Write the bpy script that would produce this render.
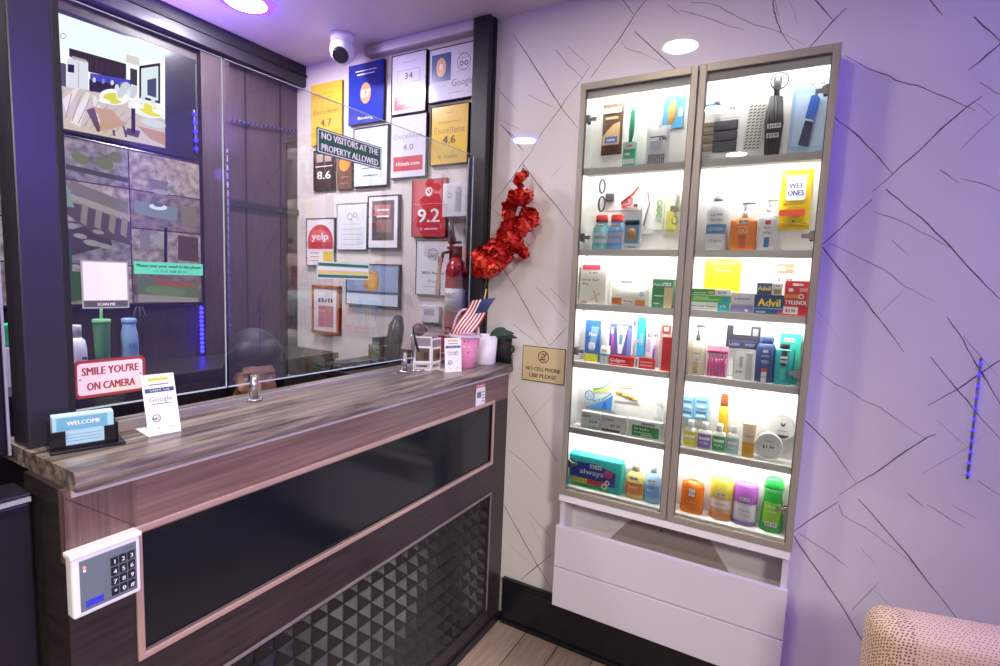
import bpy, bmesh, math, random
import numpy as np
from mathutils import Matrix, Vector
random.seed(7)
for o in list(bpy.data.objects): bpy.data.objects.remove(o)
sc = bpy.context.scene
COL = sc.collection

# ------------------------------------------------------------------ camera
CAM = np.array([0.0, -1.9316, 1.5]); FPX = 522.69
YAW, PIT, ROL = math.radians(29.656), math.radians(5.814), math.radians(2.201)
_F = np.array([-math.sin(YAW)*math.cos(PIT), math.cos(YAW)*math.cos(PIT), -math.sin(PIT)])
_R0 = np.array([math.cos(YAW), math.sin(YAW), 0.0]); _U0 = np.cross(_R0, _F)
_R = math.cos(ROL)*_R0 + math.sin(ROL)*_U0; _U = -math.sin(ROL)*_R0 + math.cos(ROL)*_U0
cd = bpy.data.cameras.new('camera'); cam = bpy.data.objects.new('camera', cd); COL.objects.link(cam)
cd.sensor_width = 36.0; cd.lens = FPX/1000*36; cd.clip_start = 0.02
cam.matrix_world = Matrix((( _R[0], _U[0], -_F[0], CAM[0]), (_R[1], _U[1], -_F[1], CAM[1]), (_R[2], _U[2], -_F[2], CAM[2]), (0,0,0,1)))
sc.camera = cam
def at(u, v, ax, val):          # the point of a plane X/Y/Z = val that a measured image point lies on
    d = _F + _R*(u-500)/FPX - _U*(v-333)/FPX; i = 'XYZ'.index(ax)
    return CAM + d*(val-CAM[i])/d[i]

# ------------------------------------------------------------------ world, lamps, exposure
w = bpy.data.worlds.new('room_ambient'); sc.world = w; w.use_nodes = True
w.node_tree.nodes['Background'].inputs[0].default_value = (0.8, 0.78, 0.9, 1); w.node_tree.nodes['Background'].inputs[1].default_value = 0.3
sc.view_settings.view_transform = 'Standard'; sc.view_settings.look = 'None'
sc.view_settings.exposure = 0.42; sc.view_settings.gamma = 1.0; sc.view_settings.use_curve_mapping = False
sc.cycles.use_denoising = True
sc.cycles.max_bounces = 10; sc.cycles.transparent_max_bounces = 16; sc.cycles.caustics_reflective = False; sc.cycles.caustics_refractive = False
sc.cycles.sample_clamp_indirect = 6.0
L_DOWN = 300.0; L_LOBBY = 50.0        # radiance of the ceiling downlights, office and lobby
L_SHELF = 52.0        # radiance of the cabinet's LED bars
L_RING = 24.0
def area(name, loc, aim, size, sizey, col, power):
    ld = bpy.data.lights.new(name, 'AREA'); ld.shape = 'RECTANGLE'; ld.size = size; ld.size_y = sizey; ld.color = col; ld.energy = power
    o = bpy.data.objects.new(name, ld); COL.objects.link(o); o.location = loc
    o.rotation_euler = (Vector(aim)-Vector(loc)).to_track_quat('-Z', 'Y').to_euler(); return o
area('purple_wall_wash', (2.3, -.75, 2.35), (0.9, 0, 1.5), 0.1, 0.1, (0.20, 0.12, 1.0), 30)
area('purple_cove_light', (-2.15, -0.95, 2.15), (-2.15, -0.95, 3.0), 0.3, 0.6, (0.42, 0.24, 1.0), 7)  # unseen uplight added to tint the ceiling purple
lk = area('lobby_softbox', (1.45, -2.7, 2.4), (-1.05, -0.95, 0.30), 0.5, 0.5, (1.0, 0.91, 0.82), 12); lk.data.spread = math.radians(62)  # unseen narrow fill lamp, added to brighten the counter and lower wall

# ------------------------------------------------------------------ materials
def lin(h):
    h = h.lstrip('#'); h = ''.join(a*2 for a in h) if len(h) == 3 else h; c = [int(h[i:i+2], 16)/255 for i in (0, 2, 4)]
    return tuple(x/12.92 if x <= .04045 else ((x+.055)/1.055)**2.4 for x in c) + (1,)
_M = {}
def M(hexc, rough=.5, metal=0., emit=0., spec=.5, trans=0., key=None):
    k = key or (hexc, rough, metal, emit, spec, trans)
    if k in _M: return _M[k]
    m = bpy.data.materials.new('mat_'+hexc.strip('#')); m.use_nodes = True
    p = m.node_tree.nodes['Principled BSDF']
    p.inputs['Base Color'].default_value = lin(hexc); p.inputs['Roughness'].default_value = rough; p.inputs['Metallic'].default_value = metal
    p.inputs['Specular IOR Level'].default_value = spec
    if trans: p.inputs['Transmission Weight'].default_value = trans
    if emit:
        p.inputs['Emission Color'].default_value = lin(hexc); p.inputs['Emission Strength'].default_value = emit
    _M[k] = m; return m
def E(hexc, s=1.0):
    k = ('E', hexc, s)
    if k in _M: return _M[k]
    m = bpy.data.materials.new('glow_'+hexc.strip('#')); m.use_nodes = True; nt = m.node_tree; nt.nodes.clear()
    e = nt.nodes.new('ShaderNodeEmission'); e.inputs[0].default_value = lin(hexc); e.inputs[1].default_value = s
    o = nt.nodes.new('ShaderNodeOutputMaterial'); nt.links.new(e.outputs[0], o.inputs[0]); _M[k] = m; return m
def glassmat(name, tint='#ffffff', refl=1.0, rough=0.0):
    m = bpy.data.materials.new(name); m.use_nodes = True; nt = m.node_tree; nt.nodes.clear()
    tr = nt.nodes.new('ShaderNodeBsdfTransparent'); tr.inputs[0].default_value = lin(tint)
    gl = nt.nodes.new('ShaderNodeBsdfGlossy'); gl.inputs['Roughness'].default_value = rough
    fr = nt.nodes.new('ShaderNodeFresnel'); fr.inputs[0].default_value = 1.5
    mu = nt.nodes.new('ShaderNodeMath'); mu.operation = 'MULTIPLY'; mu.inputs[1].default_value = refl; mu.use_clamp = True
    mx = nt.nodes.new('ShaderNodeMixShader'); o = nt.nodes.new('ShaderNodeOutputMaterial')
    nt.links.new(fr.outputs[0], mu.inputs[0]); nt.links.new(mu.outputs[0], mx.inputs[0]); nt.links.new(tr.outputs[0], mx.inputs[1]); nt.links.new(gl.outputs[0], mx.inputs[2]); nt.links.new(mx.outputs[0], o.inputs[0])
    return m
def noisy(name, c0, c1, scale=(1,1,1), nscale=4., rough=.5, detail=6., bump=0., lo=.35, hi=.65, spec=.5, emit=0., dist=0.):
    m = bpy.data.materials.new(name); m.use_nodes = True; nt = m.node_tree; p = nt.nodes['Principled BSDF']
    tc = nt.nodes.new('ShaderNodeTexCoord'); mp = nt.nodes.new('ShaderNodeMapping'); mp.inputs['Scale'].default_value = scale
    nz = nt.nodes.new('ShaderNodeTexNoise'); nz.inputs['Scale'].default_value = nscale; nz.inputs['Detail'].default_value = detail; nz.inputs['Distortion'].default_value = dist
    cr = nt.nodes.new('ShaderNodeValToRGB'); cr.color_ramp.elements[0].position = lo; cr.color_ramp.elements[1].position = hi
    cr.color_ramp.elements[0].color = lin(c0); cr.color_ramp.elements[1].color = lin(c1)
    nt.links.new(tc.outputs['Object'], mp.inputs[0]); nt.links.new(mp.outputs[0], nz.inputs['Vector']); nt.links.new(nz.outputs['Fac'], cr.inputs[0]); nt.links.new(cr.outputs[0], p.inputs['Base Color'])
    p.inputs['Roughness'].default_value = rough; p.inputs['Specular IOR Level'].default_value = spec
    if emit:
        nt.links.new(cr.outputs[0], p.inputs['Emission Color']); p.inputs['Emission Strength'].default_value = emit
    if bump:
        b = nt.nodes.new('ShaderNodeBump'); b.inputs['Strength'].default_value = bump; b.inputs['Distance'].default_value = .01
        nt.links.new(nz.outputs['Fac'], b.inputs['Height']); nt.links.new(b.outputs[0], p.inputs['Normal'])
    return m
MARBLE = noisy('white_marble', '#d6d2d4', '#e2dfe0', nscale=1.6, rough=.02, lo=.3, hi=.7)
VEIN = M('#66606c', .05); VEIN2 = M('#98929c', .05); VEIN3 = M('#b9b3ba', .05)
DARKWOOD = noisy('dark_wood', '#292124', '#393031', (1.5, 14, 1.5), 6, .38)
DARKWOODV = noisy('dark_wood_upright', '#3a2e33', '#4b3c40', (14, 14, 1.2), 6, .45)
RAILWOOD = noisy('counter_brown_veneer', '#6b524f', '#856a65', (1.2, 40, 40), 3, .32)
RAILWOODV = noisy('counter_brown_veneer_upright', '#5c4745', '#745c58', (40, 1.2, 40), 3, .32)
TOPWOOD = noisy('weathered_countertop', '#453b39', '#a3968d', (26, 26, 2.0), 2.2, .33, 9, lo=.36, hi=.72, dist=.5)
BLACK = M('#17151b', .4); BLACKG = M('#1b1a20', .22); BLACKM = M('#100f13', .6)
GOLD = M('#d9b8ad', .28, .55); SLATE = M('#171a21', .12)
WHITE = M('#efedef', .4); WHITEG = M('#f4f2f4', .25); CARD = M('#f3f2f4', .55); PALE = M('#dcdbe2', .5)
FRAMEM = M('#a59e90', .4, .3); STEEL = M('#b9b7b5', .25, .9); CHROME = M('#d6d6d8', .12, 1.)
INK = M('#2c2b33', .6); GREYINK = M('#77767e', .6)
GLASS = glassmat('screen_glass', '#f2f5f7', 4.1); GLASSL = glassmat('left_screen_glass', '#f2f5f7', 2.4); DOORGLASS = glassmat('door_glass', '#fbfdfd', 1.0); CLEAR = glassmat('clear_plastic', '#f4f6f6', 1.2, .1); PICGLASS = None

# ------------------------------------------------------------------ mesh builder
_TX = {}
def text_mesh(s, bold):
    k = (s, bold)
    if k in _TX: return _TX[k]
    c = bpy.data.curves.new('t', 'FONT'); c.body = s; c.size = 1; c.resolution_u = 2; c.offset = 0.0
    o = bpy.data.objects.new('t', c); COL.objects.link(o)
    dg = bpy.context.evaluated_depsgraph_get(); me = bpy.data.meshes.new_from_object(o.evaluated_get(dg))
    vs = np.array([v.co[:] for v in me.vertices]).reshape(-1, 3); fs = [tuple(p.vertices) for p in me.polygons]
    bpy.data.objects.remove(o); bpy.data.curves.remove(c); bpy.data.meshes.remove(me)
    _TX[k] = (vs, fs); return _TX[k]
class B:
    def __init__(s): s.v = []; s.f = []; s.m = []; s.mats = []; s.sm = []
    def mi(s, m):
        if m not in s.mats: s.mats.append(m)
        return s.mats.index(m)
    def add(s, vs, fs, m, smooth=False):
        n = len(s.v); s.v.extend([tuple(map(float, q)) for q in vs]); i = s.mi(m)
        for f in fs: s.f.append(tuple(n+k for k in f)); s.m.append(i); s.sm.append(smooth)
        return s
    def box(s, x0, x1, y0, y1, z0, z1, m, bev=0., seg=2):
        bm = bmesh.new(); bmesh.ops.create_cube(bm, size=1)
        for v in bm.verts: v.co = Vector(((x0+x1)/2+v.co.x*(x1-x0), (y0+y1)/2+v.co.y*(y1-y0), (z0+z1)/2+v.co.z*(z1-z0)))
        if bev: bmesh.ops.bevel(bm, geom=bm.edges[:], offset=min(bev, .45*min(abs(x1-x0), abs(y1-y0), abs(z1-z0))), segments=seg, affect='EDGES', profile=.5)
        bm.verts.index_update(); s.add([v.co[:] for v in bm.verts], [[v.index for v in f.verts] for f in bm.faces], m, False); bm.free(); return s
    def quad(s, x0, y0, x1, y1, z, m): return s.add([(x0,y0,z),(x1,y0,z),(x1,y1,z),(x0,y1,z)], [(0,1,2,3)], m)
    def poly(s, pts, z, m):
        a = sum(pts[i][0]*pts[(i+1)%len(pts)][1]-pts[(i+1)%len(pts)][0]*pts[i][1] for i in range(len(pts)))
        if a < 0: pts = pts[::-1]
        return s.add([(x,y,z) for x,y in pts], [tuple(range(len(pts)))], m)
    def prism(s, pts, z0, z1, m, smooth=False):
        a = sum(pts[i][0]*pts[(i+1)%len(pts)][1]-pts[(i+1)%len(pts)][0]*pts[i][1] for i in range(len(pts)))
        if a < 0: pts = pts[::-1]
        n = len(pts); return s.add([(x,y,z0) for x,y in pts]+[(x,y,z1) for x,y in pts], [tuple(range(n))[::-1], tuple(range(n,2*n))]+[(i,(i+1)%n,n+(i+1)%n,n+i) for i in range(n)], m, smooth)
    def disc(s, cx, cy, rx, ry, z, m, n=32): return s.add([(cx+rx*math.cos(2*math.pi*i/n), cy+ry*math.sin(2*math.pi*i/n), z) for i in range(n)], [tuple(range(n))], m)
    def ring(s, cx, cy, r0, r1, z, m, n=32, sy=1.):
        vs = []
        for i in range(n):
            c, q = math.cos(2*math.pi*i/n), math.sin(2*math.pi*i/n); vs += [(cx+r0*c, cy+r0*q*sy, z), (cx+r1*c, cy+r1*q*sy, z)]
        return s.add(vs, [(2*i, 2*i+1, (2*i+3)%(2*n), (2*i+2)%(2*n)) for i in range(n)], m)
    def lathe(s, prof, m, cx=0., cz=0., sx=1., sz=1., n=28, sq=1.0, smooth=True):
        """prof: (radius, height[, material of the band above]); axis along local y; sq<1 squares the section"""
        rings = []; base = len(s.v); mm = m; faces = []
        for r, y, *_ in prof:
            for i in range(n):
                a = 2*math.pi*i/n; c, q = math.cos(a), math.sin(a)
                if sq != 1.0: c, q = math.copysign(abs(c)**sq, c), math.copysign(abs(q)**sq, q)
                s.v.append((cx+r*sx*c, float(y), cz-r*sz*q))
        for k in range(len(prof)-1):
            if len(prof[k]) > 2: mm = prof[k][2]
            im = s.mi(mm)
            for i in range(n):
                j = (i+1) % n; s.f.append((base+k*n+i, base+k*n+j, base+(k+1)*n+j, base+(k+1)*n+i)); s.m.append(im); s.sm.append(smooth)
        s.f.append(tuple(base+i for i in range(n))[::-1]); s.m.append(s.mi(prof[0][2] if len(prof[0]) > 2 else m)); s.sm.append(False)
        s.f.append(tuple(base+(len(prof)-1)*n+i for i in range(n))); s.m.append(s.mi(mm)); s.sm.append(False); return s
    def tube(s, pts, r, m, n=8, closed=False, smooth=True):
        P = [Vector(p) for p in pts]; N = len(P); rs = r if isinstance(r, (list, tuple)) else [r]*N; base = len(s.v); im = s.mi(m); up = None
        for k in range(N):
            t = (P[(k+1) % N]-P[k-1]) if closed else (P[min(k+1, N-1)]-P[max(k-1, 0)])
            t.normalize()
            if up is None: up = t.orthogonal()
            up = (up-t*up.dot(t)); up = up.normalized() if up.length > 1e-6 else t.orthogonal().normalized(); b = t.cross(up)
            for i in range(n):
                a = 2*math.pi*i/n; s.v.append(tuple(P[k]+(up*math.cos(a)+b*math.sin(a))*rs[k]))
        for k in range(N if closed else N-1):
            k2 = (k+1) % N
            for i in range(n):
                j = (i+1) % n; s.f.append((base+k*n+i, base+k*n+j, base+k2*n+j, base+k2*n+i)); s.m.append(im); s.sm.append(smooth)
        if not closed:
            s.f.append(tuple(base+i for i in range(n))[::-1]); s.f.append(tuple(base+(N-1)*n+i for i in range(n))); s.m += [im, im]; s.sm += [False, False]
        return s
    def ball(s, c, r, m, nu=16, nv=10, rot=None):
        r = (r, r, r) if not isinstance(r, (tuple, list)) else r; vs = []; fs = []
        for j in range(1, nv):
            t = math.pi*j/nv
            for i in range(nu): a = 2*math.pi*i/nu; vs.append(Vector((r[0]*math.sin(t)*math.cos(a), r[1]*math.sin(t)*math.sin(a), r[2]*math.cos(t))))
        vs += [Vector((0,0,r[2])), Vector((0,0,-r[2]))]; T, D = len(vs)-2, len(vs)-1
        for j in range(nv-2):
            for i in range(nu): k = (i+1) % nu; fs.append((j*nu+i, (j+1)*nu+i, (j+1)*nu+k, j*nu+k))
        for i in range(nu): k = (i+1) % nu; fs.append((T, i, k)); fs.append((D, (nv-2)*nu+k, (nv-2)*nu+i))
        if rot is not None: vs = [rot @ v for v in vs]
        return s.add([tuple(v+Vector(c)) for v in vs], fs, m, True)
    def pouch(s, x0, x1, y0, y1, z0, z1, m, crimp=.012, front=None, nx=10, ny=14, wave=.0, bulge=1.):
        """a filled bag: flat crimped ends, swelling in the middle; z0 back, z1 front"""
        w, h = x1-x0, y1-y0
        for side in (0, 1):
            vs = []; fs = []
            for j in range(ny+1):
                for i in range(nx+1):
                    u, t = i/nx, j/ny; e = (math.sin(math.pi*min(max(u, 0), 1))**.55)*(math.sin(math.pi*t)**.5 if 0 < t < 1 else 0)
                    zm = z0+(z1-z0)*.25; z = zm+(z1-zm)*e*bulge if side else zm-(zm-z0)*e*bulge
                    pin = 1-.05*math.sin(math.pi*t); xx = x0+w/2+(u-.5)*w*(pin if wave == 0 else 1+wave*math.sin(9*t))
                    vs.append((xx, y0+h*t, z+.0008*math.sin(23*u+17*t)*e))
            for j in range(ny):
                for i in range(nx):
                    a = j*(nx+1)+i; q = (a, a+1, a+nx+2, a+nx+1); fs.append(q if side else q[::-1])
            s.add(vs, fs, (front or m) if side else m, True)
        return s
    def text(s, t, x, y, h, z, m, align='c', bold=False, w=None, wrap=None, shear=0.):
        vs, fs = text_mesh(t, bold)
        if len(vs) == 0: return s
        lo, hi = vs.min(0), vs.max(0); sy = h/.72; tw = (hi[0]-lo[0])*sy; sx = sy
        if w: sx = sy*w/tw; tw = w
        ox = {'c': x-tw/2, 'l': x, 'r': x-tw}[align]
        out = []
        for a, b, _ in vs:
            px, py = ox+(a-lo[0])*sx+shear*b*sy, y+b*sy; pz = z
            if wrap: cx, cz, rx, rz = wrap; an = (px-cx)/rx; px, pz = cx+rx*math.sin(an), cz+rz*math.cos(an)+z
            out.append((px, py, pz))
        if bold and not wrap:                                       # heavier strokes: the glyphs laid side by side
            e = h*.045; n = len(out); k = len(fs); out = [(a+d_, b_, c_+.00002*q) for q, d_ in enumerate((-e, 0, e)) for a, b_, c_ in out]; fs = [tuple(i+q*n for i in f) for q in range(3) for f in fs]
        return s.add(out, fs, m)
    def build(s, name, parent=None, mtx=None, autos=False):
        me = bpy.data.meshes.new(name); me.from_pydata(s.v, [], s.f)
        for m in s.mats: me.materials.append(m)
        me.polygons.foreach_set('material_index', s.m); me.polygons.foreach_set('use_smooth', s.sm); me.update()
        o = bpy.data.objects.new(name, me); COL.objects.link(o)
        if parent is not None: o.parent = parent
        if mtx is not None: o.matrix_local = mtx
        return o
def tag(o, label, cat, group=None, kind=None):
    o['label'] = label; o['category'] = cat
    if group: o['group'] = group
    if kind: o['kind'] = kind
    return o
def frame(kind, loc):
    x, y, z = loc
    if kind == 'W': return Matrix(((1,0,0,x),(0,0,-1,y),(0,1,0,z),(0,0,0,1)))     # facing -Y (hangs on the back wall): x right, y up, z out
    if kind == 'S': return Matrix(((0,0,1,x),(1,0,0,y),(0,1,0,z),(0,0,0,1)))      # facing +X (parallel to the counter front)
    return Matrix.Translation(Vector(loc))
def turned(kind, loc, deg):
    return frame(kind, loc) @ Matrix.Rotation(math.radians(deg), 4, 'Y')
def thing(name, label, cat, mtx, group=None):
    o = bpy.data.objects.new(name, None); COL.objects.link(o); o.empty_display_size = .05; o.matrix_world = mtx; return tag(o, label, cat, group)
def one(name, b, label, cat, mtx, group=None):
    o = b.build(name); o.matrix_world = mtx; return tag(o, label, cat, group)
def struct(name, b): o = b.build(name); o['kind'] = 'structure'; return o

# ------------------------------------------------------------------ the setting
CZ = 2.558; XL = -2.38; XP = -1.22; GX = -1.24; YB = -4.2; XR = 2.6
VEINS = [  # polylines measured on the wall: (width mm, tone, points)
 (5,0,[(513.7,34.7),(529.4,57.8),(549.4,89.4),(561,107.3),(577.8,128.3)]),(4,0,[(532,150.7),(540,135.6),(561,107.3),(565.2,99.9),(581,80),(590.4,66)]),
 (5,0,[(591.5,76.8),(621,36.8),(634.6,14.7),(646,0),(652,-9)]),(4,0,[(620,-4),(633.5,14.7)]),(5,0,[(634.6,31.5),(672.5,66),(690,82)]),(3,1,[(621,40),(626,48),(645,54.7),(668,65)]),
 (4,1,[(555.7,49.4),(567,64),(583,79)]),(3,1,[(568,46),(589.4,66)]),(3,1,[(528,94.6),(540,101),(557,109)]),(4,1,[(500,91.5),(519,112.5)]),(4,0,[(500,124),(513.7,136.7),(523.3,150.7)]),(3,1,[(500,120),(520,129)]),
 (4,1,[(667,4),(680,14.7)]),(3,1,[(680,10.5),(700,15.8)]),
 (5,0,[(772,-8),(773,2),(774,11),(778,24),(782.8,34.4),(793,48.8)]),(4,1,[(690,12.8),(714,20),(730,26.4),(744,29.6)]),(4,1,[(690,2.4),(707.6,3.2),(720,7),(731.6,13.6),(754,24.8),(770,28.8),(783,33.6),(805,44.8)]),
 (3,1,[(775,0),(779,17.6)]),(3,2,[(789,0),(794,12),(797,24)]),
 (5,0,[(811,-5),(833,20.4)]),(5,0,[(846.5,8.4),(833,21),(810.5,46.5),(800,58)]),(5,0,[(925,-6),(942.6,15.6)]),(5,0,[(974,16.5),(1003,44)]),(5,0,[(1003,41),(980,61.5),(968,70.5)]),
 (4,0,[(845,55.5),(869,69),(887,75),(896,80.4),(917,85.5),(941,95.5),(966.6,106.6),(975.6,111)]),(5,0,[(981.7,96),(966.6,107),(941,129),(920,150),(893,174),(872,192)]),(5,0,[(872,199.5),(848,221),(825.5,241.5),(812,252)]),
 (5,0,[(839,121.6),(855.5,133.6),(872,150),(893,174)]),(5,0,[(839,121.6),(828,113)]),(3,1,[(960.6,150),(978.7,130.6),(1003,111)]),(4,1,[(980,82.6),(1003,96)]),(3,2,[(977,103.6),(995,118.6)]),(5,1,[(939.6,169.7),(959,183)]),(4,1,[(960.6,179),(980,183),(1003,192)]),
 (5,0,[(885.6,189),(905,205.5),(929,225),(950,246),(974,273),(992,291),(1004,304)]),(4,1,[(873.6,211.5),(896,219),(932,237),(950,247.5)]),(6,2,[(891.6,240),(908,255)]),(4,1,[(828.5,243),(863,259.5),(884,269.5),(905,286.6),(935,301.6)]),
 (6,0,[(817,243),(825,250.6),(837.5,267),(860,294),(881,321),(903.6,352)]),(3,2,[(879.6,313.6),(905,288)]),(4,0,[(947,316.6),(963.6,340.6),(977,366),(984.7,380)]),(4,0,[(930.6,357),(956.5,388.8),(972,407),(1004,444)]),
 (5,0,[(1004,358),(979,374.4),(956.5,390),(927.7,405.6)]),(4,0,[(973,360),(984,375.6),(1004,411)]),(3,1,[(963,336),(998,376.6)]),(4,1,[(818.4,371),(835,384),(849.6,391),(861.6,399.6),(881,408),(897.7,420),(924,438)]),
 (5,0,[(936,434.4),(925,438.8),(895,458.5),(873.7,474),(857,483),(839,495)]),(5,0,[(837.6,502),(808,521),(790,534)]),(5,0,[(800,416),(807.6,423),(824.4,439),(837.6,456),(856,483)]),(5,0,[(858,498.7),(875,517.5),(905.4,552),(924,576.6),(946,604),(966,630)]),
 (4,1,[(839,504.5),(842,514.6),(872,532),(912.6,563.6)]),(4,1,[(797,532),(832,555),(849,568)]),(3,2,[(872,588),(892,607)]),(6,0,[(785,524),(795,537.7),(809,559),(840.6,604),(866.5,647),(885,676)]),(5,1,[(907,493),(924,507)]),(4,1,[(927,504.5),(964.5,527.6)]),
 (3,1,[(951.7,505),(977,518.5)]),(4,2,[(860.7,547.8),(875,563.6)]),(4,1,[(852,609.8),(878,582.4)]),(3,2,[(921.7,474),(965,449),(989,432)]),(3,2,[(936,420),(967,446.5)]),(4,1,[(977,480),(1003,497)]),(3,2,[(813,304),(836,335)]),
 (4,0,[(506,130),(523.3,150.7)]),(4,0,[(532.3,150.7),(522.4,163.3),(507,185),(491.8,205.7)]),(5,0,[(523.3,164.2),(536.8,183),(558.5,208.4),(574.7,231)]),(3,2,[(491.8,207.5),(503.5,219)]),(3,2,[(550,178.6),(564,163)]),
 (5,0,[(503.7,270),(515.4,287),(527,308),(538,328),(549.6,346)]),(4,0,[(549.6,346),(567,327)]),(4,1,[(536,287),(550.5,301.5),(558.4,313),(568,322)]),(3,1,[(550.5,288),(567,306)]),(4,1,[(513.4,324),(538.8,344.5)]),
 (6,0,[(512.4,391.4),(531.4,420),(557,461.4)]),(4,1,[(511.4,391.4),(521,383)]),(4,1,[(507,449),(524.5,462.4),(543.4,482)]),(6,0,[(503.8,504.5),(519,532),(538,566.6),(552,589)]),(5,0,[(521,579.7),(536.6,566.6),(554.8,552)]),(4,1,[(528,511),(555,542)]),(4,2,[(509,545),(535,567)]),(3,2,[(525,425),(556,392)]),(3,2,[(529,520),(551,560)])]
wb = B()
def wallbox(b, x0, x1, y0, y1, z0, z1, m): b.box(x0, x1, y0, y1, z0, z1, m)
wallbox(wb, -1.2, XR, 0, .1, 0, CZ, MARBLE)
random.seed(3)
for wmm, tone, pts in VEINS:
    P = []
    q = [at(u, v, 'Y', 0) for u, v in pts]
    for i in range(len(q)-1):
        for k in range(3): P.append((q[i]*(1-k/3)+q[i+1]*k/3)[[0, 2]]+np.array([random.uniform(-.0015, .0015), random.uniform(-.0015, .0015)])*(k > 0))
    P.append(q[-1][[0, 2]]); vs = []; fs = []; n = len(P)
    for i in range(n):
        t = P[min(i+1, n-1)]-P[max(i-1, 0)]; nn = np.array([-t[1], t[0]])/(np.linalg.norm(t)+1e-9)
        hw = wmm*.00036*(.35+.65*math.sin(math.pi*min(1, .15+.85*i/(n-1))))*random.uniform(.75, 1.2)
        for sgn in (1, -1): vs.append((P[i][0]+nn[0]*hw*sgn, -.0004-.00005*tone, P[i][1]+nn[1]*hw*sgn))
        if i: fs.append((2*i-2, 2*i-1, 2*i+1, 2*i))
    wb.add(vs, fs, (VEIN, VEIN2, VEIN3)[tone])
struct('wall_back', wb)
OFFICEWALL = noisy('office_plaster', '#cfc4c2', '#d8cdca', nscale=3, rough=.55)
b = B(); b.box(XL, -1.2, 0, .1, 0, CZ, OFFICEWALL); struct('wall_office', b)
b = B(); b.box(XL-.1, XL, YB, .1, 0, CZ, DARKWOODV)
for y in (-.105, -.30, -.415, -1.35, -1.8, -2.4, -3.0): b.box(XL, XL+.004, y-.004, y+.004, .2, CZ, BLACKM)
b.box(XL, XL+.03, -.53, -.40, 0, 2.44, DARKWOODV); b.box(XL, XL+.012, -.40, 0, 1.80, 1.83, BLACKM)
struct('wall_left', b)
b = B(); b.box(XR, XR+.1, YB, .1, 0, CZ, M('#d9d5da', .5)); struct('wall_right', b)
b = B(); b.box(XL, XR, YB-.1, YB, 0, CZ, M('#dcd8dc', .5)); struct('wall_front', b)
b = B(); b.box(XL-.1, XR+.1, YB-.1, .1, CZ, CZ+.1, M('#d3cdd6', .45)); struct('ceiling', b)
# plank floor
fm = bpy.data.materials.new('plank_floor'); fm.use_nodes = True; nt = fm.node_tree; p = nt.nodes['Principled BSDF']; p.inputs['Roughness'].default_value = .4
tc = nt.nodes.new('ShaderNodeTexCoord'); mp = nt.nodes.new('ShaderNodeMapping'); mp.inputs['Rotation'].default_value = (0, 0, math.pi/2)
br = nt.nodes.new('ShaderNodeTexBrick'); br.inputs['Scale'].default_value = 1; br.inputs['Brick Width'].default_value = 1.1; br.inputs['Row Height'].default_value = .15; br.inputs['Mortar Size'].default_value = .0025
br.inputs['Color1'].default_value = lin('#ab9680'); br.inputs['Color2'].default_value = lin('#937f6c'); br.inputs['Mortar'].default_value = lin('#4c4036')
m2 = nt.nodes.new('ShaderNodeMapping'); m2.inputs['Scale'].default_value = (40, 3, 1); nz = nt.nodes.new('ShaderNodeTexNoise'); nz.inputs['Scale'].default_value = 2; nz.inputs['Detail'].default_value = 8
mx = nt.nodes.new('ShaderNodeMix'); mx.data_type = 'RGBA'; mx.blend_type = 'MULTIPLY'; mx.inputs[0].default_value = .7
cr = nt.nodes.new('ShaderNodeValToRGB'); cr.color_ramp.elements[0].position = .3; cr.color_ramp.elements[0].color = (.5,.5,.5,1); cr.color_ramp.elements[1].position = .65
nt.links.new(tc.outputs['Object'], mp.inputs[0]); nt.links.new(mp.outputs[0], br.inputs['Vector']); nt.links.new(tc.outputs['Object'], m2.inputs[0]); nt.links.new(m2.outputs[0], nz.inputs['Vector']); nt.links.new(nz.outputs['Fac'], cr.inputs[0])
nt.links.new(br.outputs['Color'], mx.inputs[6]); nt.links.new(cr.outputs[0], mx.inputs[7]); nt.links.new(mx.outputs[2], p.inputs['Base Color'])
b = B(); b.box(XL-.1, XR+.1, YB-.1, .1, -.1, 0, fm); struct('floor', b)
BB_ = M('#12151b', .2); b = B(); b.box(-1.03, XR, -.02, 0, 0, .185, BB_, .004); b.box(-1.03, XR, -.026, 0, .185, .205, BB_, .006); b.box(-1.03, XR, -.03, 0, 0, .02, BB_, .004); struct('baseboard_back', b)
b = B(); b.box(XL, XL+.07, YB, 0, 2.452, CZ, M('#2a2430', .4), .004); b.box(XL+.07, XL+.078, YB, 0, 2.50, 2.51, BLACKM); struct('trim_1', b)
b = B(); b.box(-1.86, -1.25, -.05, 0, 2.515, CZ, M('#cfc8d0', .5), .006); struct('trim_2', b)
b = B(); b.box(-1.248, -1.170, -.055, 0, 1.15, CZ, BLACK, .003); b.box(-1.25, -1.243, -.062, -.05, 1.15, 2.0, M('#9b98a0', .3, .6)); b.box(-1.172, -1.166, -.02, 0, 1.15, CZ, BLACKM); struct('trim_3', b)
b = B(); b.box(-1.295, -1.225, -1.540, -1.475, 1.15, CZ, M('#2f2b3a', .32), .003); b.box(-1.29, -1.230, -1.475, -1.462, 1.15, CZ, BLACKM, .002); struct('trim_4', b)

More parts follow.
